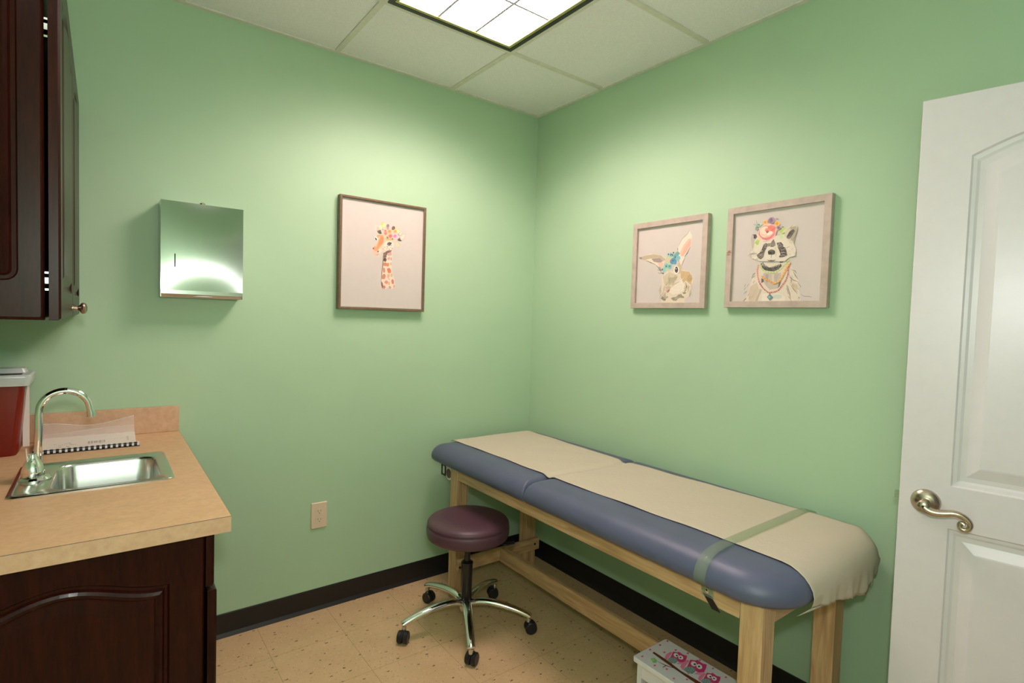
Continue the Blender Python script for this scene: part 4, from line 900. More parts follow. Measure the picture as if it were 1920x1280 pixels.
ART['owl']="""f3b6c8 180,18 175,20 170,20 167,17 167,14 169,11 174,9 178,9 182,11 182,14;
c93a70 177,16 174,17 171,17 170,15 172,12 175,11 178,12 178,14;
f3b6c8 136,18 132,20 127,20 124,18 123,15 126,11 130,9 135,9 138,12 139,15;
c93a70 134,17 131,18 128,17 127,15 128,13 131,12 134,12 135,14;
f3b6c8 84,15 79,17 75,17 72,15 71,12 74,9 78,7 82,7 85,9 86,12;
c93a70 81,14 78,15 76,14 75,12 76,10 79,9 82,10 83,12;
f3b6c8 30,25 26,27 22,27 19,25 18,21 20,18 24,16 29,17 32,19 32,22;
c93a70 28,23 25,24 22,24 21,22 23,20 25,19 28,19 29,21;
f3b6c8 113,54 109,56 105,56 102,54 101,50 103,47 108,45 112,46 115,48 116,51;
c93a70 111,52 108,53 105,53 105,51 106,49 109,48 111,48 112,50;
f3b6c8 158,68 154,70 149,70 146,68 146,65 148,61 153,60 157,60 160,62 161,65;
c93a70 156,67 153,68 150,67 149,65 151,63 154,62 156,63 157,64;
f3b6c8 178,104 174,106 169,106 166,104 166,101 168,98 172,96 177,96 180,98 181,101;
c93a70 176,103 173,104 170,103 169,101 170,99 173,98 176,99 177,101;
f3b6c8 179,152 175,154 170,153 167,151 167,148 169,145 173,144 178,144 181,146 182,149;
c93a70 177,150 174,151 171,151 170,149 172,147 175,146 177,146 178,148;
f3b6c8 176,204 172,205 168,205 165,203 164,200 166,197 171,196 175,196 178,198 179,201;
c93a70 174,202 171,203 168,202 168,201 169,199 172,198 174,199 175,200;
f3b6c8 171,254 167,256 162,255 159,253 159,250 161,248 165,247 170,247 173,249 173,252;
c93a70 168,253 166,254 163,253 162,251 164,250 166,249 169,249 170,251;
f3b6c8 25,82 21,83 17,83 14,81 13,78 15,75 19,73 23,73 26,76 27,79;
c93a70 22,80 20,81 17,80 16,79 18,77 20,76 23,76 24,78;
f3b6c8 43,117 39,119 35,118 32,116 32,113 34,110 38,109 42,109 45,111 45,114;
c93a70 41,115 38,116 36,116 35,114 36,112 39,111 41,112 42,113;
f3b6c8 23,160 19,162 15,161 12,160 11,157 13,154 17,152 21,153 24,155 25,158;
c93a70 20,159 18,160 15,159 14,157 16,155 18,155 20,155 21,157;
f3b6c8 54,187 50,189 46,189 43,187 43,184 45,181 49,180 53,180 56,182 56,185;
c93a70 52,186 49,187 47,186 46,184 47,183 50,182 52,182 53,184;
8fc478 39,46 54,51 48,67 35,72 27,65;
a4d088 38,50 51,56 28,64;
6b3a22 70,29 80,28 79,83 70,147 74,215 71,275 57,265 57,203 61,131 64,88;
6b3a22 45,70 49,99 64,129 66,128 53,97 46,69;
6b3a22 33,102 51,102 53,99 35,99;
ee86ae 82,71 103,62 130,61 129,69 101,76 77,85;
f09ab8 105,115 132,118 123,127 101,127 87,115;
d83c7c 137,66 147,78 154,78 153,85 152,97 158,109 141,118 121,126 106,118 103,98 87,87 106,79 121,73;
7f9c98 96,80 114,90 112,102 99,110 85,111 77,101 80,85;
c4d8d4 94,87 92,87 91,86 92,85 93,85 95,85;
c4d8d4 103,90 101,90 100,90 100,88 102,88 103,89;
c4d8d4 107,96 106,96 104,96 105,94 107,94 108,95;
c4d8d4 91,95 89,96 88,95 89,94 91,93 92,94;
c4d8d4 96,101 94,102 93,101 94,99 96,99 97,100;
c4d8d4 104,104 102,104 101,103 101,102 103,101 104,102;
c4d8d4 87,105 85,105 84,105 84,103 86,103 87,103;
c4d8d4 86,89 84,90 83,89 84,88 86,87 87,88;
d83c7c 77,101 78,106 73,107;
f4f0f2 130,94 124,95 119,93 117,90 118,85 121,80 127,76 132,75 137,76 139,80 139,85 135,90;
f4f0f2 132,111 126,112 122,110 120,107 120,102 124,97 129,94 135,93 139,94 142,98 141,103 138,107;
111111 132,90 130,91 127,91 125,90 124,89 124,87 126,86 128,84 131,84 133,85 134,86 133,88;
111111 134,103 131,104 129,105 127,104 126,103 126,101 128,99 130,98 132,98 134,99 135,100 135,102;
7aa0a8 132,101 130,102 129,101 130,100 132,99 133,100;
241418 124,92 128,94 121,97;
ee86ae 85,133 109,123 140,123 139,131 107,139 78,149;
f09ab8 111,182 142,186 132,196 106,196 91,182;
d83c7c 148,128 160,142 168,142 167,150 165,164 172,177 152,187 129,195 112,186 108,163 90,151 112,143 129,136;
7f9c98 101,144 121,155 119,168 104,177 88,178 79,166 82,148;
c4d8d4 98,151 96,151 95,150 96,149 98,148 99,149;
c4d8d4 108,155 106,155 105,154 106,153 108,152 109,153;
c4d8d4 114,161 112,162 110,161 111,160 113,159 115,160;
c4d8d4 95,160 93,161 92,160 93,158 95,158 96,159;
c4d8d4 101,167 99,167 97,166 98,165 100,164 102,165;
c4d8d4 109,170 107,170 106,169 107,168 109,167 110,168;
c4d8d4 90,171 88,171 87,170 87,169 89,168 91,169;
c4d8d4 89,153 87,154 86,153 87,152 89,151 90,152;
d83c7c 79,166 80,172 74,173;
f4f0f2 140,159 133,160 128,159 125,154 126,149 130,143 136,140 143,138 148,140 151,144 150,150 146,155;
f4f0f2 142,179 136,180 130,178 128,174 129,168 132,163 139,159 145,158 151,160 153,164 152,170 148,175;
111111 142,155 139,156 137,156 134,155 133,154 134,152 135,150 138,149 141,149 143,149 144,151 144,153;
111111 144,170 141,171 138,172 136,171 135,169 135,167 137,166 140,164 143,164 145,165 146,167 146,168;
7aa0a8 142,168 140,168 139,168 140,166 142,165 143,166;
241418 133,158 137,160 130,163;
ee86ae 81,204 101,197 126,197 125,204 99,209 76,216;
f09ab8 103,244 128,248 119,256 99,255 86,244;
d83c7c 133,202 142,213 149,213 148,219 146,230 152,241 136,249 117,254 103,247 100,229 85,219 103,212 117,208;
7f9c98 94,213 111,222 109,233 96,240 83,240 76,230 78,216;
c4d8d4 92,218 90,219 89,218 90,217 92,217 93,217;
c4d8d4 100,222 98,222 97,221 98,220 100,220 101,221;
c4d8d4 105,227 103,228 102,227 103,226 104,225 105,226;
c4d8d4 89,226 88,226 87,226 87,224 89,224 90,225;
c4d8d4 94,231 92,232 91,231 92,230 94,229 95,230;
c4d8d4 101,234 99,234 98,233 99,232 101,232 102,233;
c4d8d4 85,234 83,235 82,234 83,233 85,232 86,233;
c4d8d4 85,220 83,221 82,220 83,219 84,219 85,219;
d83c7c 76,230 77,235 72,236;
f4f0f2 126,226 120,227 116,225 114,222 114,218 118,213 123,210 128,210 132,211 135,214 134,219 131,223;
f4f0f2 128,241 123,242 118,241 116,237 117,233 120,229 125,226 130,225 135,227 137,230 136,235 133,239;
111111 128,223 126,223 123,224 121,223 120,222 121,220 122,219 124,218 127,218 128,218 129,220 129,221;
111111 129,235 127,236 125,236 123,235 122,234 122,232 124,231 126,230 128,230 130,231 131,232 131,233;
7aa0a8 128,233 126,233 125,233 126,231 127,231 129,232;
241418 120,225 124,226 118,229;
ee86ae 77,268 99,260 126,262 124,268 97,274 72,280;
f09ab8 100,310 127,314 118,322 96,321 82,309;
d83c7c 132,267 143,278 150,278 149,285 147,296 153,308 136,315 116,320 101,312 98,294 82,283 101,277 116,272;
7f9c98 91,277 109,287 108,298 94,305 80,305 72,295 75,280;
c4d8d4 89,283 87,283 86,283 87,281 89,281 90,282;
c4d8d4 98,286 96,287 95,286 95,285 97,285 98,285;
c4d8d4 103,292 101,293 100,292 100,291 102,290 103,291;
c4d8d4 86,291 85,291 83,290 84,289 86,289 87,289;
c4d8d4 91,296 89,297 88,296 89,295 91,294 92,295;
c4d8d4 99,299 97,299 96,299 96,298 98,297 99,298;
c4d8d4 82,299 80,300 79,299 80,298 81,297 82,298;
c4d8d4 81,285 80,285 78,284 79,283 81,283 82,284;
d83c7c 72,295 73,300 68,300;
f4f0f2 125,292 119,292 115,291 112,287 113,282 116,278 122,275 128,275 132,276 135,280 134,284 130,289;
f4f0f2 128,308 122,308 117,307 115,303 115,299 119,294 124,292 130,291 135,293 137,296 136,301 133,305;
111111 127,288 125,289 122,289 120,288 119,287 120,285 121,284 124,283 126,283 128,284 129,285 129,287;
111111 129,301 127,302 124,302 122,301 121,300 122,298 123,297 125,296 128,296 130,296 131,298 130,299;
7aa0a8 127,299 126,299 124,298 125,297 127,297 128,298;
241418 119,290 123,292 116,294"""
# ================================================================== SETTING
H = 2.597; XL = -2.458; YF = -2.83
struct('floor', bx(XL - .1, .1, YF - 1.6, .1, -.08, 0), 'floor')
struct('wall_back', bx(XL - .1, .1, 0, .1, 0, H + .12), 'wall')
struct('wall_right', bx(0, .1, YF - .1, 0, 0, H + .12), 'wall')
struct('wall_left', bx(XL - .1, XL, YF - .1, 0, 0, H + .12), 'wall')
DX0, DX1, DH = -.955, -.125, 2.045
b = B(); box(b, XL, DX0, YF - .1, YF, 0, H + .12); box(b, DX1, 0, YF - .1, YF, 0, H + .12); box(b, DX0, DX1, YF - .1, YF, DH, H + .12)
struct('wall_front', b, 'wall')
b = B()
box(b, DX0 - .07, DX0 - .004, YF, YF + .015, 0, DH + .07); box(b, DX1 + .004, DX1 + .07, YF, YF + .015, 0, DH + .07); box(b, DX0 - .004, DX1 + .004, YF, YF + .015, DH + .004, DH + .07)
box(b, DX0, DX0 + .018, YF - .1, YF, 0, DH); box(b, DX1 - .018, DX1, YF - .1, YF, 0, DH); box(b, DX0, DX1, YF - .1, YF, DH - .018, DH)
struct('trim_1', b, 'trim white', bevel=.002)
def baseboard(name, x0, x1, y0, y1):
    b = B(); d = .006
    if abs(x1 - x0) > abs(y1 - y0):
        s = -1 if y0 >= -.01 else 1; y = 0 if s < 0 else YF
        prof = [(0, 0), (0, .1018), (.003, .1018), (.0045, .099), (.0045, .016), (.014, .002), (.014, 0)]
        strip(b, [[(x, y + s * u, v) for u, v in prof] for x in (x0, x1)])
        for x in (x0, x1): b.faces.new([b.verts.new((x, y + s * u, v)) for u, v in prof])
    else:
        s = -1 if x0 > -1 else 1; x = 0 if s < 0 else XL
        prof = [(0, 0), (0, .1018), (.003, .1018), (.0045, .099), (.0045, .016), (.014, .002), (.014, 0)]
        strip(b, [[(x + s * u, y, v) for u, v in prof] for y in (y0, y1)])
        for y in (y0, y1): b.faces.new([b.verts.new((x + s * u, y, v)) for u, v in prof])
    struct(name, b, 'black rubber')
baseboard('baseboard_back', -1.872, 0, 0, 0)
baseboard('baseboard_right', 0, 0, YF + .02, 0)
baseboard('baseboard_left', XL, XL, YF, -1.11)

# suspended ceiling: tiles and tee grid; fixture opening left free
GX = [0, -.6005, -1.2101, -1.8197, XL]; GY = [0, -.5292, -1.1388, -1.7484, -2.358, YF]
b = B()
for i in range(4):
    for j in range(5):
        if i == 1 and j == 1: continue
        x0, x1, y0, y1 = GX[i + 1], GX[i], GY[j + 1], GY[j]
        a0, a1, c0, c1 = x0 + .010, x1 - .010, y0 + .010, y1 - .010
        strip(b, [[(x, y, H + .012) for x, y in ((a0, c0), (a1, c0), (a1, c1), (a0, c1))],
                  [(x, y, H + .005) for x, y in ((a0 + .003, c0 + .003), (a1 - .003, c0 + .003), (a1 - .003, c1 - .003), (a0 + .003, c1 - .003))]])
        b.faces.new([b.verts.new((x, y, H + .005)) for x, y in ((a0 + .003, c0 + .003), (a1 - .003, c0 + .003), (a1 - .003, c1 - .003), (a0 + .003, c1 - .003))])
box(b, XL, 0, YF, 0, H + .11, H + .12)
ceil = struct('ceiling', b, 'tile')
b = B(); w = .012
for x in GX[1:4]:
    segs = [(GY[5], 0)]
    if x in (GX[1], GX[2]): segs = [(GY[5], GY[2]), (GY[2], GY[1]), (GY[1], 0)]
    for y0, y1 in segs: box(b, x - w, x + w, y0, y1, H, H + .008)
for k, y in enumerate(GY[1:5]):
    segs = [(XL, 0)]
    for x0, x1 in segs: box(b, x0, x1, y - w, y + w, H + .0003, H + .0077)
box(b, XL, 0, -.022, 0, H + .0005, H + .007); box(b, -.022, 0, YF, 0, H + .0006, H + .0069); box(b, XL, XL + .022, YF, 0, H + .0004, H + .0068); box(b, XL, 0, YF, YF + .022, H + .0002, H + .0067)
struct('trim_2', b, 'pale grid metal')

# ------------------------------------------------------------------ ceiling light
LX0, LX1, LY0, LY1 = -1.198, -.6125, -1.1265, -.5415
t = thing('ceiling_light', (-.905, -.834, H), 'glowing recessed square ceiling light with a black frame between the ceiling tiles', 'ceiling light')
b = B(); f2 = lambda u, v: (u, v, H - .006)
o_, i_ = [(LX0, LY0), (LX1, LY0), (LX1, LY1), (LX0, LY1)], [(LX0 + .019, LY0 + .019), (LX1 - .019, LY0 + .019), (LX1 - .019, LY1 - .019), (LX0 + .019, LY1 - .019)]
strip(b, [[(x, y, H + .02) for x, y in o_], [(x, y, H - .005) for x, y in o_], [(x, y, H - .005) for x, y in i_], [(x, y, H + .02) for x, y in i_]])
obj('frame', b, 'black fixture frame', t)
i2 = [(LX0 + .032, LY0 + .032), (LX1 - .032, LY0 + .032), (LX1 - .032, LY1 - .032), (LX0 + .032, LY1 - .032)]
b = B(); strip(b, [[(x, y, H + .02) for x, y in i_], [(x, y, H - .003) for x, y in i_], [(x, y, H - .002) for x, y in i2], [(x, y, H + .02) for x, y in i2]])
obj('lip', b, 'brass lip', t)
b = B(); box(b, LX0 + .024, LX1 - .024, LY0 + .024, LY1 - .024, H + .012, H + .018)
obj('diffuser', b, 'lens', t)
for k in (1, 2):
    x = LX0 + .026 + (LX1 - LX0 - .052) * k / 3; obj('divider', bx(x - .005, x + .005, LY0 + .026, LY1 - .026, H + .003, H + .0115), 'divider grey', t)
for k in (1,):
    y = LY1 - .026 - .2665 * k
    obj('divider', bx(LX0 + .0265, LX1 - .0265, y - .005, y + .005, H + .0035, H + .0112), 'divider grey', t)
b = B(); strip(b, [[(x, y, H + .1005) for x, y in o_], [(x, y, H + .1010) for x, y in o_]]); b.faces.new([b.verts.new((x, y, H + .1005)) for x, y in o_]); b.free()
b = B(); strip(b, [[(x, y, H + .02) for x, y in o_], [(x, y, H + .10) for x, y in o_]]); b.faces.new([b.verts.new((x, y, H + .10)) for x, y in o_])
obj('housing', b, 'black fixture frame', t)

# ================================================================== BASE CABINET, COUNTER
YE = -1.105
t = thing('base_cabinet', (-2.16, -.56, 0), 'dark cherry base cabinet under the beige countertop', 'cabinet')
b = B(); box(b, -2.456, -1.95, YE + .020, -.016, 0, .10); box(b, -2.456, -1.874, YE + .020, -.016, .10, .118)
for q in (YE + .020, -.034, -.5685): box(b, -2.456, -1.874, q, q + .018, .118, .74 if q == -.5685 else .874)
box(b, -2.456, -2.450, YE + .038, -.034, .118, .874); box(b, -1.892, -1.874, YE + .038, -.034, .735, .745); box(b, -1.892, -1.874, YE + .038, -.034, .860, .874)
obj('body', b, 'dark cherry wood', t)
b = panel_door(B(), .532, .872, .018, [lambda i: arch_outline(.072, .462, .09, .770, .042, .012, i)], hole_levels=((0, 0), (.004, -.006), (.010, -.0065), (.014, -.001), (.020, .002), (.027, -.001), (.030, -.004), (.034, -.004), (.060, -.001)))
xf(b, Matrix.Translation((-2.406, YE, .002)) @ Matrix(((1, 0, 0, 0), (0, -1, 0, 0), (0, 0, 1, 0), (0, 0, 0, 1))))
obj('end_panel', b, 'dark cherry wood', t)
b = B(); box(b, -2.456, -2.407, YE + .004, YE + .019, .002, .874); obj('filler_strip', b, 'dark cherry wood', t)
def front_matrix(x, y0, z0): return Matrix(((0, 1, 0, x), (1, 0, 0, y0), (0, 0, 1, z0), (0, 0, 0, 1)))   # u -> +y, d -> +x
def knob(parent, y, z, x, mat='bronze knob'):
    b = B(); lathe(b, [(.010, 0), (.010, .002), (.0065, .003), (.0055, .012), (.008, .016), (.0145, .020), (.016, .024), (.0145, .028), (.009, .031), (0, .032)], (x, y, z), 'x', 20)
    return obj('knob', b, mat, parent, smooth=True)
for k, (y0, y1) in enumerate(((YE + .002, -.562), (-.557, -.018))):
    b = panel_door(B(), y1 - y0, .130, .018, [lambda i, w=y1 - y0: rrect(.03 + i, w - .03 - i, .028 + i, .102 - i, .003, 2)], hole_levels=((0, 0), (.005, -.004), (.012, -.001)))
    xf(b, front_matrix(-1.853, y0, .742)); d = obj('drawer', b, 'dark cherry wood', t); knob(d, (y0 + y1) / 2, .807, -1.853)
    b = panel_door(B(), y1 - y0, .620, .020, [lambda i, w=y1 - y0: arch_outline(.06, w - .06, .06, .53, .035, .01, i)])
    xf(b, front_matrix(-1.847, y0, .112)); d = obj('door', b, 'dark cherry wood', t); knob(d, -.60 if k == 0 else -.52, .66, -1.847)

t = thing('countertop', (-2.14, -.56, .876), 'beige laminate countertop with square edge over the dark cabinet, backsplash along the green wall', 'countertop')
b = B()
co = [(-2.456, -1.130), (-1.822, -1.130), (-1.822, -.002), (-2.456, -.002)]; ch = rrect(-2.245, -1.918, -.718, -.395, .03)
holed(b, co, [ch], lambda u, v: (u, v, .914)); holed(b, co, [ch], lambda u, v: (u, v, .876))
strip(b, [[(u, v, z) for u, v in co] for z in (.914, .876)], mi=1); strip(b, [[(u, v, z) for u, v in ch] for z in (.914, .876)])
bmesh.ops.remove_doubles(b, verts=b.verts, dist=1e-5)
wt = obj('worktop', b, ['laminate', 'laminate lit pink'], t)
b = B(); box(b, -2.456, -1.8216, -1.1306, -1.1296, .9128, .9138); box(b, -1.8224, -1.8214, -1.1306, -.002, .9128, .9138); obj('edge_seam', b, 'cardboard core', wt)
b = B(); box(b, -2.436, -1.822, -.021, -.002, .9145, 1.0145); obj('backsplash', b, 'laminate lit pink', t, bevel=.0012)
b = B(); box(b, -2.456, -2.437, -1.128, -.002, .9145, 1.0145); obj('backsplash', b, 'laminate lit pink', t, bevel=.0012)

# ------------------------------------------------------------------ sink
t = thing('sink', (-2.08, -.556, .914), 'small square stainless steel bar sink set into the beige countertop', 'sink')
b = B()
def ring(x0, x1, y0, y1, r, z): return [(u, v, z) for u, v in rrect(x0, x1, y0, y1, r, 8)]
rings = [ring(-2.262, -1.900, -.736, -.377, .022, .9145), ring(-2.262, -1.900, -.736, -.377, .022, .9165), ring(-2.258, -1.904, -.732, -.381, .02, .9190), ring(-2.250, -1.912, -.724, -.389, .018, .9185), ring(-2.246, -1.916, -.720, -.393, .018, .9165),
         ring(-2.181, -1.926, -.706, -.412, .050, .9160), ring(-2.177, -1.930, -.702, -.416, .048, .9135), ring(-2.174, -1.933, -.699, -.419, .046, .905), ring(-2.168, -1.939, -.693, -.425, .045, .80), ring(-2.160, -1.947, -.685, -.433, .045, .775), ring(-2.140, -1.967, -.665, -.453, .045, .762), ring(-2.06, -2.04, -.57, -.55, .008, .757)]
vr = strip(b, rings); b.faces.new(vr[-1])
obj('basin', b, 'stainless steel', t, smooth=True, angle=50)
b = lathe(B(), [(.030, .7585), (.030, .7615), (.024, .7605), (.012, .7595)], (-2.05, -.56, 0)); obj('drain', b, 'chrome', t, smooth=True)

t = thing('faucet', (-2.217, -.562, .9165), 'chrome gooseneck faucet rising from the left side of the small sink', 'faucet')
fx, fy = -2.217, -.562
b = lathe(B(), [(.0, .9166), (.036, .9166), (.036, .920), (.030, .926), (.012, .928)], (fx, fy, 0)); obj('base', b, 'chrome', t, smooth=True)
b = lathe(B(), [(.024, .926), (.026, .932), (.025, .945), (.021, .960), (.015, .972), (.0105, .982), (.0095, .99)], (fx - .004, fy - .006, 0)); obj('body', b, 'chrome', t, smooth=True)
sx, sy = -2.208, -.556
pts = [(sx - .004, sy, .93), (sx - .003, sy, 1.0), (sx, sy, 1.06), (sx, sy, 1.098)]
for k in range(1, 19):
    a = math.radians(180 - 10 * k * .98); pts.append((sx + .056 + .056 * math.cos(a), sy, 1.104 + .056 * math.sin(a)))
pts.append((pts[-1][0] + .003, sy, 1.092))
b = tube(B(), pts, .0092, 18); sp = obj('spout', b, 'chrome', t, smooth=True)
e = Vector(pts[-1]); b = tube(B(), [e + Vector((0, 0, .004)), e + Vector((.0008, 0, -.010))], .0112, 18); obj('aerator', b, 'chrome', sp, smooth=True)
b = tube(B(), [(fx - .012, fy - .012, .962), (fx - .016, fy - .016, .985), (fx - .017, fy - .018, 1.008)], [.004, .0035, .0028], 12); obj('handle', b, 'chrome', t, smooth=True)
b = B(); tube(b, [(fx + .006, fy + .018, .935), (fx + .012, fy + .022, .965), (fx + .010, fy + .030, 1.000)], [.011, .010, .005], 14, squash=(1, .45)); obj('handle', b, 'chrome', t, smooth=True)

# ------------------------------------------------------------------ sharps container
t = thing('sharps_container', (-2.36, -.15, .914), 'red translucent sharps container with a pale lid standing on the counter by the wall', 'container')
b = B()
rings = [ring(-2.425, -2.290, -.212, -.085, .018, .9147), ring(-2.429, -2.284, -.216, -.081, .020, .925), ring(-2.434, -2.266, -.222, -.070, .018, 1.140)]
vr = strip(b, rings); b.faces.new(vr[0]); b.faces.new(vr[-1]); obj('bin', b, 'red plastic', t, smooth=True, angle=50)
b = B()
lo = rrect(-2.436, -2.255, -.228, -.062, .015, 4); hi = rrect(-2.436, -2.250, -.230, -.060, .015, 4); sl = rrect(-2.42, -2.275, -.216, -.160, .008, 4)
strip(b, [[(u, v, 1.1405) for u, v in lo], [(u, v, 1.166) for u, v in hi], [(u, v, 1.172) for u, v in hi], [(u, v, 1.176) for u, v in lo]])
b.faces.new([b.verts.new((u, v, 1.1405)) for u, v in lo]); holed(b, lo, [sl], lambda u, v: (u, v, 1.176)); strip(b, [[(u, v, z) for u, v in sl] for z in (1.176, 1.160)])
strip(b, [[(u, v, 1.1761) for u, v in rrect(-2.43, -2.268, -.150, -.08, .01, 4)], [(u, v, 1.190) for u, v in rrect(-2.425, -2.273, -.145, -.085, .01, 4)]]); b.faces.new([b.verts.new((u, v, 1.190)) for u, v in rrect(-2.425, -2.273, -.145, -.085, .01, 4)])
ld = obj('lid', b, 'clear lid plastic', t, smooth=True, angle=30)
b = B(); extr(b, sl, lambda u, v, d: (u, v, d), 1.170, 1.1757); obj('slot', b, 'dark slot', ld)
b = B(); box(b, -2.2785, -2.262, -.150, -.142, .93, 1.14); obj('side_flange', b, 'clear sheet edge', t)

# ------------------------------------------------------------------ booklet with clear cover
t = thing('comb_bound_booklet', (-2.11, -.15, .9145), 'comb bound booklet with a black spine and curling clear cover lying behind the sink', 'booklet')
bx0, bx1 = -2.248, -1.972
def zf(y): return .9205 + (y + .232) * .17
b = B()
strip(b, [[(bx0, -.226, .9147), (bx1, -.226, .9147), (bx1, -.040, .9147), (bx0, -.040, .9147)], [(bx0, -.226, zf(-.226)), (bx1, -.226, zf(-.226)), (bx1, -.105, zf(-.105)), (bx0, -.105, zf(-.105))]])
b.faces.new([b.verts.new(p) for p in ((bx0, -.226, zf(-.226)), (bx1, -.226, zf(-.226)), (bx1, -.105, zf(-.105)), (bx0, -.105, zf(-.105)))])
pg = obj('pages', b, 'booklet paper', t)
def smudge(bb, x0, x1, y0, y1): bb.faces.new([bb.verts.new((x, y, zf(y) + .0004)) for x, y in ((x0, y0), (x1, y0), (x1, y1), (x0, y1))])
b = B()
for x0, x1, y0, y1 in ((-2.108, -2.102, -.19, -.165), (-2.100, -2.094, -.19, -.165), (-2.092, -2.080, -.186, -.168), (-2.078, -2.070, -.19, -.165), (-2.068, -2.066, -.19, -.165), (-2.064, -2.060, -.19, -.165)): smudge(b, x0, x1, y0, y1)
obj('barcode', b, 'ink grey', pg)
random.seed(3); b = B()
for k in range(16): x = -2.20 + random.random() * .055; y = -.205 + random.random() * .04; smudge(b, x, x + .007, y, y + .003)
obj('printed_text', b, 'ink grey', pg); b = B()
for k in range(5): x = -2.035 + k * .008; y = -.17 + random.random() * .008; smudge(b, x, x + .005, y, y + .002)
for k in range(5): smudge(b, -1.998, -1.992, -.185 + k * .008, -.181 + k * .008)
obj('printed_text', b, 'ink grey', pg)
b = B(); tube(b, [(bx0, -.232, .9218), (bx1 + .004, -.232, .9218)], .0070, 12); box(b, bx0, bx1 + .010, -.240, -.222, .9146, .9162); obj('spine', b, 'black plastic', t, smooth=True)
b = B()
for k in range(19):
    x = bx0 + .006 + k * (bx1 - bx0 - .004) / 18
    box(b, x, x + .0065, -.2405, -.2398, .9175, .9265)
    box(b, x, x + .0065, -.2400, -.2300, .9285, .9292)
obj('binding_holes', b, 'white lacquer', t)
def wavy(name, z0, amp, ph, yb, w0, w1, rise):
    b = B(); N = 28
    rows = []
    for j in range(5):
        q = j / 4; row = []
        for k in range(N + 1):
            s = k / N; x = bx0 + (bx1 - bx0) * s
            top = z0 + amp * math.cos(2 * math.pi * (s * w0 + ph)) + rise * s
            row.append((x, -.105 + (yb + .105) * q, zf(-.105) * (1 - q) + top * q + .006 * math.sin(math.pi * q)))
        rows.append(row)
    strip(b, rows, close=False); s = obj(name, b, 'clear plastic sheet', t, smooth=True)
    b = B(); tube(b, rows[-1], .0011, 6); obj('edge', b, 'clear sheet edge', s, smooth=True)
wavy('clear_cover', .972, .010, -.04, -.050, .95, 1, .012)
wavy('clear_cover', .952, .004, .45, -.070, .7, 1, .004)

# ================================================================== UPPER CABINET
t = thing('wall_cabinet', (-2.30, -.56, 1.371), 'dark cherry wall cabinet hung on the left with raised panel doors', 'cabinet')
zb, zt = 1.372, 2.134
b = B(); box(b, -2.456, -2.166, YE + .020, -.003, zb + .002, zt - .002); obj('body', b, 'dark cherry wood', t)
b = panel_door(B(), .290, zt - zb, .018, [lambda i: arch_outline(.039, .251, .076, .66, .035, .022, i)], edge=.006, hole_levels=((0, 0), (.003, -.004), (.010, -.005), (.014, -.001), (.020, .002), (.026, -.002), (.030, -.004), (.05, -.001)))
xf(b, Matrix.Translation((-2.450, YE, zb)) @ Matrix(((1, 0, 0, 0), (0, -1, 0, 0), (0, 0, 1, 0), (0, 0, 0, 1)))); obj('end_panel', b, 'dark cherry wood', t)
for k, (y0, y1) in enumerate(((YE + .002, -.555), (-.550, -.006))):
    w = y1 - y0
    b = panel_door(B(), w, zt - zb, .019, [lambda i, w=w: arch_outline(.062, w - .062, .062, .665, .04, .01, i)])
    xf(b, front_matrix(-2.1345, y0, zb)); d = obj('door', b, 'dark cherry wood', t)
    knob(d, (y1 - .035) if k == 0 else (y0 + .035), 1.396, -2.1345)
for z in (1.452, 1.955):
    b = B(); box(b, -2.166, -2.1545, YE + .010, YE + .030, z - .006, z + .006); box(b, -2.166, -2.1545, YE + .012, YE + .03, z + .014, z + .018); box(b, -2.166, -2.1545, YE + .012, YE + .03, z - .02, z - .016)
    obj('hinge', b, 'chrome', t)

# ================================================================== TOWEL DISPENSER
t = thing('paper_towel_dispenser', (-1.75, -.001, 1.446), 'brushed steel paper towel dispenser mounted on the green wall', 'towel dispenser')
x0, x1 = -1.892, -1.609; xc = (x0 + x1) / 2; z0, z1 = 1.448, 1.812
b = B(); zc0 = 1.474
box(b, x0, x0 + .0015, -.096, -.001, z0, z1); box(b, x1 - .0015, x1, -.096, -.001, z0, z1); box(b, x0, x1, -.004, -.001, z0, z1); box(b, x0, x1, -.098, -.001, z1 - .0015, z1)
obj('case', b, 'stainless steel', t)
b = B(); N = 20; rows = []
for j in range(N + 1):
    q = 2 * j / N - 1; z = zc0 + (z1 - zc0) * j / N
    rows.append([(xc + (x1 - x0) / 2 * (2 * i / N - 1), -.0985 - .0055 * (1 - (2 * i / N - 1) ** 2) * (1 - q * q), z) for i in range(N + 1)])
strip(b, rows, close=False)
me_front = obj('front_cover', b, 'brushed steel', t, smooth=True, angle=60)
b = B(); strip(b, [[(x0, -.0985, zc0), (x1, -.0985, zc0)], [(x0 + .0005, -.0985, z0 + .012), (x1 - .0005, -.0985, z0 + .012)], [(x0 + .001, -.088, z0), (x1 - .001, -.088, z0)]], close=False)
strip(b, [[(x0 + .001, -.088, z0), (x1 - .001, -.088, z0)], [(x0 + .03, -.075, z0 + .001), (x1 - .03, -.075, z0 + .001)]], close=False)
obj('lower_lip', b, 'stainless steel', t)
b = B(); pts = [(xc + .128 * (2 * k / 16 - 1), -.095 + .055 * abs(2 * k / 16 - 1) ** 2.2) for k in range(17)]
extr(b, pts + [(xc + .128, -.02), (xc - .128, -.02)], lambda u, v, d: (u, v, d), z0 + .004, z0 + .02); obj('towels', b, 'paper roll', t)
b = B(); box(b, x0 + .044, x0 + .0475, -.1045, -.0975, 1.562, 1.612); obj('level_slot', b, 'dark slot', t)
b = lathe(B(), [(.010, 1.8115), (.010, 1.817), (.006, 1.820), (0, 1.821)], (xc - .003, -.085, 0), 'z', 16); obj('lock', b, 'satin nickel', t, smooth=True)

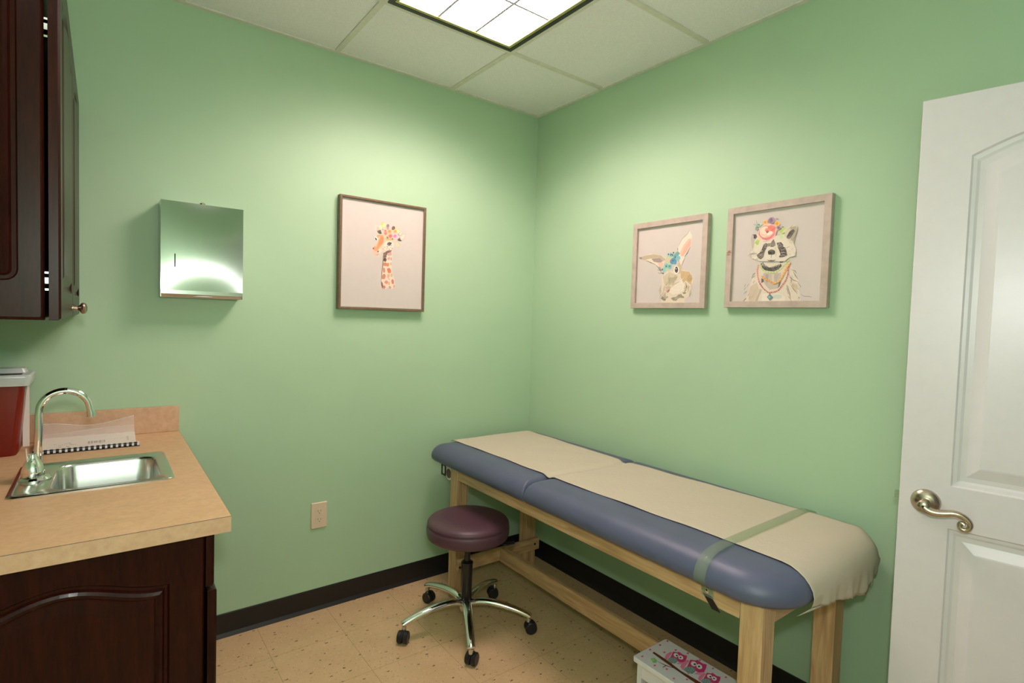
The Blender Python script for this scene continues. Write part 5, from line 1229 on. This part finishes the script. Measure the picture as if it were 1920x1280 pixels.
# ================================================================== PICTURES
def picture(name, plane, a0, a1, z0, z1, depth, fw, mat, label, key, ou, ov, knots=(), lip=None):
    """plane 'y': hangs on the back wall, u = x; plane 'x': hangs on the right wall, u = -y"""
    if plane == 'y': P = lambda u, v, d: (u, -d, v)
    else: P = lambda u, v, d: (-d, -u, v)
    loc = P((a0 + a1) / 2, z0, 0); t = thing(name, (loc[0] - (.001 if plane == 'x' else 0), loc[1] - (.001 if plane == 'y' else 0), loc[2]), label, 'picture', 'framed animal prints')
    b = B(); o_ = [(a0, z0), (a1, z0), (a1, z1), (a0, z1)]; i_ = [(a0 + fw, z0 + fw), (a1 - fw, z0 + fw), (a1 - fw, z1 - fw), (a0 + fw, z1 - fw)]
    strip(b, [[P(u, v, .001) for u, v in o_], [P(u, v, depth - .001) for u, v in o_], [P(u, v, depth) for u, v in [(q[0] + (.001 if q[0] == a0 else -.001), q[1] + (.001 if q[1] == z0 else -.001)) for q in o_]],
              [P(u, v, depth) for u, v in i_], [P(u, v, depth - .014) for u, v in i_]])
    fr = obj('frame', b, mat, t)
    if knots:
        b = B()
        for u, v, ru, rv in knots: b.faces.new([b.verts.new(P(u + ru * math.cos(q), v + rv * math.sin(q), depth + .0003)) for q in [k * math.pi / 5 for k in range(10)]])
        obj('knot', b, 'wood knot', fr)
    if lip:
        b = B(); j_ = [(u + (.004 if u < (a0 + a1) / 2 else -.004), v + (.004 if v < (z0 + z1) / 2 else -.004)) for u, v in i_]
        strip(b, [[P(u, v, depth - .002) for u, v in i_], [P(u, v, depth - .003) for u, v in j_], [P(u, v, depth - .010) for u, v in j_]]); obj('inner_lip', b, lip, fr)
    b = B(); dd = depth - .012
    vs = [P(u, v, dd) for u, v in i_]; strip(b, [[P(u, v, .002) for u, v in i_], vs]); b.faces.new([b.verts.new(p) for p in vs]); b.faces.new([b.verts.new(P(u, v, .002)) for u, v in i_])
    pr = obj('print', b, 'print paper', t)
    b = art_mesh(key, lambda u, v, d: P(ou + u, ov + v, dd + .0003 + d)); obj('painting', b, 'art', pr)
    return t
picture('framed_picture', 'y', -1.1905, -.7445, 1.4255, 1.9560, .035, .0085, 'walnut picture moulding', 'thin brown framed giraffe portrait with flower crown, hung left of the corner', 'giraffe', -1.191, 1.425, lip='bronze knob')
picture('framed_picture', 'x', .7835, 1.188, 1.473, 1.876, .025, .025, 'weathered picture moulding', 'greyish wood framed rabbit portrait with blue flowers, one ear up, nearer the corner', 'rabbit', .783, 1.472)
picture('framed_picture', 'x', 1.279, 1.677, 1.477, 1.880, .025, .025, 'weathered picture moulding', 'greyish wood framed raccoon portrait with pink rose and bead necklaces', 'raccoon', 1.276, 1.477, knots=((1.292, 1.700, .011, .0035), (1.290, 1.692, .009, .003), (1.293, 1.706, .008, .003)))

# ================================================================== OUTLET
t = thing('wall_outlet', (-1.254, -.001, .39), 'ivory double electrical outlet low on the green wall', 'outlet')
b = B(); q0, q1, r0, r1 = -1.291, -1.217, .3915, .5145
strip(b, [[(u, -.001, v) for u, v in rrect(q0, q1, r0, r1, .003, 2)], [(u, -.004, v) for u, v in rrect(q0, q1, r0, r1, .003, 2)], [(u, -.0065, v) for u, v in rrect(q0 + .003, q1 - .003, r0 + .003, r1 - .003, .003, 2)]])
b.faces.new([b.verts.new((u, -.0065, v)) for u, v in rrect(q0 + .003, q1 - .003, r0 + .003, r1 - .003, .003, 2)]); obj('cover_plate', b, 'outlet ivory', t)
for zc in (.4725, .4335):
    b = B(); extr(b, [(-1.254 + .017 * math.cos(k * math.pi / 12), zc + max(-.0135, min(.0135, .0175 * math.sin(k * math.pi / 12)))) for k in range(24)], lambda u, v, d: (u, d, v), -.0066, -.0085); rc = obj('receptacle', b, 'outlet ivory', t)
    b = B(); box(b, -1.2615, -1.2598, -.0089, -.0084, zc - .002, zc + .007); box(b, -1.2485, -1.2468, -.0089, -.0084, zc - .001, zc + .006); box(b, -1.2558, -1.2518, -.0089, -.0084, zc - .010, zc - .0065); obj('slots', b, 'dark slot', rc)
b = lathe(B(), [(.0025, 0), (.0025, -.0012)], (-1.254, -.0066, .453), 'y', 10); obj('screw', b, 'outlet ivory', t)

# ================================================================== DOOR
DW = .812
hx, hy = -.281 + .1745 * DW, -2.005 - .9847 * DW
rot = math.atan2(.9847, -.1745)
dr = thing('door_1', (hx, hy, .008), None, None, rot=rot); dr['kind'] = 'structure'
s2 = DW - .110
def flip(f): return f
# local frame: x from hinge to free edge, +y towards the room
def to_door(b): return xf(b, Matrix(((1, 0, 0, 0), (0, 1, 0, 0), (0, 0, 1, 0), (0, 0, 0, 1))))
b = panel_door(B(), DW, 2.022, .035, [lambda i: arch_outline(.110, s2, .985, 1.858, .075, .004, i, kind='arc'), lambda i: arch_outline(.110, s2, .20, .872, 0, .004, i)],
               edge=.0015, hole_levels=((0, 0), (.004, -.005), (.012, -.006), (.018, -.009), (.030, -.009), (.056, -.0015), (.060, -.001)))
obj('leaf', b, 'white gloss paint', dr, local=True)
def D(s, y, z): return (DW - s, y, z - .008)      # s from the free edge
lk = B(); lathe(lk, [(.034, 0), (.034, .002), (.030, .008), (.020, .013), (.014, .015), (.0125, .016)], D(.060, .0005, .940), 'y', 36)
rs = obj('rose', lk, 'satin nickel', dr, smooth=True, local=True)
b = B(); lathe(b, [(.0125, .012), (.0125, .040), (.0145, .044), (.0145, .056), (.010, .060), (.003, .061)], D(.060, 0, .940), 'y', 28)
pts = [D(.060, .050, .938), D(.072, .052, .930), D(.088, .052, .928), D(.106, .051, .931), D(.122, .050, .935), D(.136, .049, .934), D(.149, .048, .927), D(.157, .048, .916), D(.156, .048, .905), D(.148, .048, .898), D(.139, .048, .901), D(.136, .048, .909), D(.140, .048, .915), D(.146, .049, .911)]
def smooth_pts(P, n=4):
    out = []; P = [Vector(p) for p in P]
    for i in range(len(P) - 1):
        p0, p1, p2, p3 = P[max(i - 1, 0)], P[i], P[i + 1], P[min(i + 2, len(P) - 1)]
        for k in range(n):
            s = k / n; out.append(.5 * ((2 * p1) + (p2 - p0) * s + (2 * p0 - 5 * p1 + 4 * p2 - p3) * s * s + (3 * p1 - 3 * p2 + p3 - p0) * s ** 3))
    return out + [P[-1]]
sp_ = smooth_pts(pts); n_ = len(sp_); rad = [.0115 - .0055 * min(1, i / (n_ * .6)) for i in range(n_)]
tube(b, sp_, rad, 14); hd = obj('handle', b, 'satin nickel', dr, smooth=True, local=True)
b = lathe(B(), [(.0030, .0612), (.0030, .0622)], D(.060, 0, .940), 'y', 12); obj('lock_button', b, 'dark slot', hd, local=True)
b = B(); bmesh.ops.create_cube(b, size=1); xf(b, Matrix.Translation((DW + .006, -.0175, .934)) @ Matrix.Diagonal((.012, .014, .018, 1))); obj('latch', b, 'stainless steel', dr, local=True)
for z in (.25, 1.02, 1.80):
    b = tube(B(), [(-.004, .003, z - .045), (-.004, .003, z + .045)], .006, 10); obj('hinge', b, 'satin nickel', dr, local=True, smooth=True)
b = lathe(B(), [(.034, -.0355), (.034, -.038), (.02, -.048), (.012, -.05), (.012, -.075)], D(.060, 0, .940), 'y', 28); tube(b, [D(.06, -.075, .94), D(.10, -.076, .936), D(.15, -.074, .925)], [.011, .008, .006], 12); obj('handle', b, 'satin nickel', dr, smooth=True, local=True)
# ================================================================== EXAM TABLE
t = thing('exam_table', (-.40, -1.0, 0), 'pale pine examination table with slate blue padded top beside the right wall', 'exam table')
TX0, TX1, TY0, TY1 = -.682, -.170, -1.842, -.237
for x0 in (TX0, TX1 - .065):
    for y0 in (TY0, TY1 - .065):
        b = bx(x0, x0 + .065, y0, y0 + .065, .004, .664)
        lg = obj('leg', b, 'pale pine upright', t, bevel=.003)
        obj('foot_pad', bx(x0 + .008, x0 + .057, y0 + .008, y0 + .057, 0, .004), 'black plastic', lg)
for x0 in (TX0 + .0005, TX1 - .0205): obj('side_rail', bx(x0, x0 + .020, TY0 + .066, TY1 - .066, .606, .664), 'pale pine lengthwise', t, bevel=.002)
for y0 in (TY0 + .001, TY1 - .021): obj('end_rail', bx(TX0 + .066, TX1 - .066, y0, y0 + .020, .606, .664), 'pale pine crosswise', t, bevel=.002)
for y0, s in ((TY1 - .066 - .021, 1), (TY0 + .066, -1)):
    br = obj('cross_brace', bx(TX0 + .004, TX1 + .010, y0, y0 + .020, .152, .216), 'pale pine crosswise', t, bevel=.003)
    for x in (TX1 - .022, TX0 + .03): obj('bolt', lathe(B(), [(.006, 0), (.006, -.0015 * s)], (x, y0 - .0003 if s > 0 else y0 + .0203, .186), 'y', 12), 'black steel', br)
obj('stretcher', bx(-.428, -.404, TY0 + .088, TY1 - .089, .150, .222), 'pale pine lengthwise', t, bevel=.002)
# padded top in two sections, hinged at y = -.865
PX0, PX1, PYF, PYN, PYM = -.727, -.008, -.072, -1.914, -.868
LV = [(.060, .6655), (.028, .6655), (.012, .670), (.003, .680), (0, .693), (.002, .706), (.009, .721), (.021, .735), (.038, .746), (.062, .753), (.10, .7555), (.16, .7565)]
def padz(x):
    i = min(x - PX0, PX1 - x); P = LV[4:]
    for (a, za), (b2, zb2) in zip(P, P[1:]):
        if a <= i <= b2: return za + (zb2 - za) * (i - a) / (b2 - a)
    return .7565
def pad2(y0, y1, rs, seam):
    """seam: 'lo' or 'hi' side of y that butts the other section and gets a tighter edge"""
    b = B(); lv = [(.060, .6655), (.028, .6655), (.012, .670), (.003, .680), (0, .693), (.002, .706), (.009, .721), (.021, .735), (.038, .746), (.062, .753), (.10, .7555), (.16, .7565)]
    rings = []
    for i, z in lv:
        ia = i * .42 if seam == 'lo' else i; ib = i * .42 if seam == 'hi' else i
        rings.append([(u, v, z) for u, v in rrect(PX0 + i, PX1 - i, y0 + ia, y1 - ib, [max(r - i * .8, .008) for r in rs], 10)])
    vr = strip(b, rings); b.faces.new(vr[0]); b.faces.new(vr[-1]); return obj('cushion', b, 'slate blue vinyl', t, smooth=True, angle=70)
pad2(PYM + .0008, PYF, [.016, .016, .06, .06], 'lo')
pad2(PYN, PYM - .0008, [.145, .165, .016, .016], 'hi')
obj('deck_board', bx(TX0 + .012, TX1 - .012, TY0 + .012, PYM - .01, .6642, .6652), 'pale pine lengthwise', t)
obj('deck_board', bx(TX0 + .012, TX1 - .012, PYM + .01, TY1 - .012, .6642, .6652), 'pale pine lengthwise', t)
# paper roll holder under the head end
for x in (-.672, -.205):
    b = B(); extr(b, [(-.166, .592), (-.126, .592), (-.126, .6645), (-.132, .6645), (-.132, .600), (-.160, .600), (-.160, .640), (-.142, .640), (-.142, .6645), (-.166, .6645)], lambda u, v, d: (d, u, v), x, x + .005)
    obj('roll_bracket', b, 'black steel', t)
b = B(); tube(b, [(-.664, -.190, .610), (-.19, -.190, .610)], .033, 28); rl = obj('paper_roll', b, 'paper roll', t, smooth=True)
b = B(); tube(b, [(-.6652, -.190, .610), (-.6645, -.190, .610)], .024, 24); obj('core', b, 'cardboard core', rl, smooth=True)

# exam paper over the cushion, torn at the near end
b = B(); NX = 64
def xl(s): return -.600 + .028 * s + .004 * math.sin(9 * s) + .002 * math.sin(31 * s)
def xr(s): return -.086 - .030 * math.sin(math.pi * min(1, s * 1.15)) + .004 * math.sin(7 * s + 1)
def hem(q):
    x = q
    z = .664 - .018 * min(1, q / .25) - .022 * max(0, min(1, (q - .25) / .25)) - .014 * max(0, min(1, (q - .5) / .12))
    z += .020 * max(0, (q - .66) / .1 if q < .76 else 1) + .045 * max(0, (q - .80) / .2)
    return z
rows = []
NS = 120; Lf = PYF - .018; 
path = []
for k in range(NS + 1): path.append(('top', k / NS))
yN = -1.800
rng = random.Random(11)
jit = [rng.uniform(-.004, .004) for _ in range(NX + 1)]
jit = [j * (0.15 if i < NX * .45 else 1.2) for i, j in enumerate(jit)]
for kind, s in path:
    row = []
    y = Lf + (yN - Lf) * s
    for i in range(NX + 1):
        q = i / NX; x = xl(s) + (xr(s) - xl(s)) * q
        d = abs(y - PYM); dip = -.012 * math.exp(-(d / .022) ** 2)
        z = padz(x) + .0020 + dip + .0022 * math.exp(-(d / .09) ** 2) * math.sin(q * 5 + 1) + .0012 * math.sin(y * 23 + q * 3) * math.sin(q * 9 + y * 4) + .0010
        z -= .0035 * max(0, 1 - q / .06) ** 2 * 0
        e = Lf - y
        if e < .03: z -= .010 * (1 - e / .03) ** 2
        row.append((x, y, z))
    rows.append(row)
drop = [(-1.830, .7585), (-1.855, .7555), (-1.874, .748), (-1.892, .7375), (-1.906, .7235), (-1.9155, .708), (-1.919, .693)]
for yy, zz in drop:
    row = []
    for i in range(NX + 1):
        q = i / NX; x = xl(1) + (xr(1) - xl(1)) * q
        r = .165; dx = max(0, x - (PX1 - r)); cy = r - math.sqrt(max(0, r * r - dx * dx)); r = .145; dx2 = max(0, (PX0 + r) - x); cy += r - math.sqrt(max(0, r * r - dx2 * dx2))
        f = (yN - yy) / .119
        row.append((x + .010 * f * (q - .3), yy + cy * min(1, f * 1.2), zz + .001 + (padz(x) - .7565)))
    rows.append(row)
last = rows[-1]
for k in range(1, 7):
    row = []
    for i in range(NX + 1):
        q = i / NX; x, y, z = last[i]; hz = hem(q) + (jit[i] if k == 6 else jit[i] * .3 * k / 6)
        w = .004 * math.sin(q * 24) * k / 6 + .0025 * math.sin(q * 61 + 1) * k / 6
        row.append((x + .002 * math.sin(q * 40) * k / 6, y + .010 * (k / 6) ** 2 * (.5 - q * .6) + w - .001, z + (hz - z) * k / 6))
    rows.append(row)
strip(b, rows, close=False)
# folded corner that hangs below the near left hem
a = rows[-1]
c0 = b.verts.new(a[0]); c1 = b.verts.new((-.618, -1.898, .650)); c2 = b.verts.new((a[14][0], a[14][1] + .003, a[14][2] - .004)); c3 = b.verts.new(a[8])
b.faces.new((c0, c1, c3)); b.faces.new((c3, c1, c2))
pp = obj('exam_paper', b, 'exam paper', None, smooth=True, angle=60, origin=(-.35, -1.0, .757))
md = pp.modifiers.new('thickness', 'SOLIDIFY'); md.thickness = .0005; md.offset = 1
tag(pp, 'white exam paper strip along the blue padded top, torn at the near end', 'paper')

# clear strap holding the paper
def strap_profile():
    P = [(-.6865, .640), (-.690, .656), (-.712, .667), (-.7270, .680), (-.7305, .694), (-.7285, .708), (-.7215, .7235), (-.7095, .7385), (-.692, .750), (-.668, .7575), (-.625, .7612), (-.560, .7625)]
    P += [(-.5 + .06 * k, .7626) for k in range(7)] + [(-.115, .7615), (-.068, .7575), (-.044, .7515), (-.026, .739), (-.014, .7245), (-.0075, .709), (-.0060, .697)]
    return P
b = B(); P_ = strap_profile(); rr_ = []
for x, z in P_:
    sk = (x + .73) / .68 * .012; yc = -1.680 + sk
    rr_.append([(x, yc - .0185, z + .0008), (x, yc + .0185, z + .0008)])
strip(b, rr_, close=False); s_ = obj('paper_strap', b, 'clear plastic strap', t, smooth=True, angle=60)
md = s_.modifiers.new('thickness', 'SOLIDIFY'); md.thickness = .0008; md.offset = 1
b = B(); box(b, -.6880, -.6835, -1.699, -1.662, .628, .660); cl = obj('clip', b, 'clear plastic strap', s_)
b = lathe(B(), [(.0055, 0), (.0055, -.0012), (.003, -.002), (0, -.0022)], (-.6882, -1.680, .644), 'x', 14); obj('screw', b, 'chrome', s_, smooth=True)
b = B(); strip(b, [[(-.6832, -1.664, .632), (-.6832, -1.690, .632), (-.6850, -1.690, .632), (-.6850, -1.664, .632)], [(-.6832, -1.695, .598), (-.6832, -1.722, .598), (-.6850, -1.722, .598), (-.6850, -1.695, .598)]])
obj('webbing', b, 'black plastic', s_)

# ================================================================== STOOL
SX, SY = -.747, -.511
t = thing('rolling_stool', (SX, SY, 0), 'round plum vinyl stool on a chrome five arm base with black casters', 'stool')
b = lathe(B(), [(.150, .415), (.172, .417), (.182, .424), (.186, .436), (.187, .456), (.1855, .471), (.182, .4755), (.1845, .479), (.183, .486), (.176, .495), (.160, .502), (.12, .5065), (.06, .508), (0, .508)], (SX, SY, 0), 'z', 64)
obj('seat', b, 'plum vinyl', t, smooth=True, angle=80)
b = lathe(B(), [(.06, .395), (.10, .402), (.145, .4145)], (SX, SY, 0), 'z', 32); obj('seat_plate', b, 'black steel', t, smooth=True)
b = lathe(B(), [(.0135, .26), (.0135, .395)], (SX, SY, 0)); pi_ = obj('piston', b, 'black steel', t, smooth=True)
b = lathe(B(), [(.019, .075), (.024, .10), (.0255, .288), (.027, .290), (.027, .298), (.022, .302), (.0136, .303)], (SX, SY, 0)); box(b, SX - .033, SX - .025, SY + .010, SY + .018, .268, .276)
obj('column', b, 'black steel', t, smooth=True)
b = B(); tube(b, [(SX + .03, SY - .03, .398), (SX + .10, SY - .07, .388), (SX + .145, SY - .095, .384)], [.005, .005, .005], 10); tube(b, [(SX + .125, SY - .08, .386), (SX + .15, SY - .098, .380), (SX + .178, SY - .118, .386)], [.014, .017, .015], 12, squash=(1, .4)); obj('lever', b, 'black plastic', t, smooth=True)
b = lathe(B(), [(.020, .072), (.030, .080), (.032, .105), (.028, .122), (.0245, .128)], (SX, SY, 0)); obj('hub', b, 'chrome', t, smooth=True)
RA = .288
for k, a in enumerate((-118, -45, 27.5, 98.5, 171)):
    ca, sa = math.cos(math.radians(a)), math.sin(math.radians(a)); pt = lambda r, z: (SX + r * ca, SY + r * sa, z)
    prof = [(.022, .112), (.05, .121), (.09, .124), (.13, .1215), (.17, .1155), (.21, .107), (.245, .0975), (.275, .087), (.291, .080), (.299, .0755)]
    b = B(); sp_ = smooth_pts([pt(r, z) for r, z in prof], 3); n_ = len(sp_)
    rad = [.0215 - .0055 * (i / n_) for i in range(n_)]; rad[-1] = .008; rad[-2] = .0135
    tube(b, sp_, rad, 16, squash=(1, .72)); lg = obj('leg', b, 'chrome', t, smooth=True)
    # caster
    ca2 = math.radians(a + (60, -70, 40, 100, -35)[k]); ax = Vector((math.cos(ca2), math.sin(ca2), 0)); fw = Vector((-ax.y, ax.x, 0)); c = Vector(pt(RA, 0)) ; w_ = c + fw * .010
    b = lathe(B(), [(.010, .052), (.010, .072)], c, 'z', 16); cs = obj('caster', b, 'stainless steel', t, smooth=True)
    for s in (-1, 1):
        b = B(); m = Matrix.Translation(w_ + ax * s * .0125 + Vector((0, 0, .0262))) @ Vector((1, 0, 0)).rotation_difference(ax).to_matrix().to_4x4()
        lathe(b, [(.012, -.0105), (.0225, -.0105), (.026, -.007), (.026, .007), (.0225, .0105), (.012, .0105)] if s > 0 else [(.012, -.0105), (.0225, -.0105), (.026, -.007), (.026, .007), (.0225, .0105), (.012, .0105)], (0, 0, 0), 'x', 28)
        xf(b, m); obj('wheel', b, 'black plastic', cs, smooth=True)
    b = B(); m = Matrix.Translation(w_ + Vector((0, 0, .0262))) @ Vector((1, 0, 0)).rotation_difference(ax).to_matrix().to_4x4()
    hp = [(.0285 * math.cos(math.radians(q)), .0285 * math.sin(math.radians(q))) for q in range(0, 181, 15)] + [(.012 * math.cos(math.radians(q)), .012 * math.sin(math.radians(q))) for q in range(180, -1, -20)]
    extr(b, hp, lambda u, v, d: (d, u, v), -.003, .003); xf(b, m); obj('hood', b, 'black plastic', cs, smooth=True)

# ================================================================== STEP STOOL
t = thing('step_stool', (-.507, -1.52, 0), 'white wooden step stool painted with pink owls on a branch, under the exam table', 'step stool')
ux0, ux1, uy0, uy1 = -.600, -.4165, -1.700, -1.352
b = B(); strip(b, [[(u, v, z) for u, v in rrect(ux0 + i, ux1 - i, uy0 + i, uy1 - i, .008, 3)] for i, z in ((.002, .232), (0, .234), (0, .248), (.002, .250))])
for z in (.232, .250): b.faces.new([b.verts.new((u, v, z)) for u, v in rrect(ux0 + .002, ux1 - .002, uy0 + .002, uy1 - .002, .008, 3)])
tp = obj('top', b, 'white lacquer', t)
b = art_mesh('owl', lambda u, v, d: (-.600 + u, -1.352 - v, .2502 + d)); obj('painting', b, 'stool art', tp)
for y0 in (uy1 - .032, uy0 + .014):
    b = B(); f = lambda u, v, d: (u, d, v)
    extr(b, [(-.590, 0), (-.565, 0), (-.560, .10), (-.540, .16), (-.508, .175), (-.476, .16), (-.456, .10), (-.455, 0), (-.436, 0), (-.436, .2315), (-.590, .2315)], f, y0, y0 + .018); obj('side_panel', b, 'white lacquer', t)
for x0 in (-.590, -.448): obj('apron', bx(x0, x0 + .012, uy0 + .0325, uy1 - .0325, .185, .2315), 'white lacquer', t)
obj('lower_rail', bx(-.586, -.574, uy0 + .0325, uy1 - .0325, .05, .085), 'white lacquer', t)
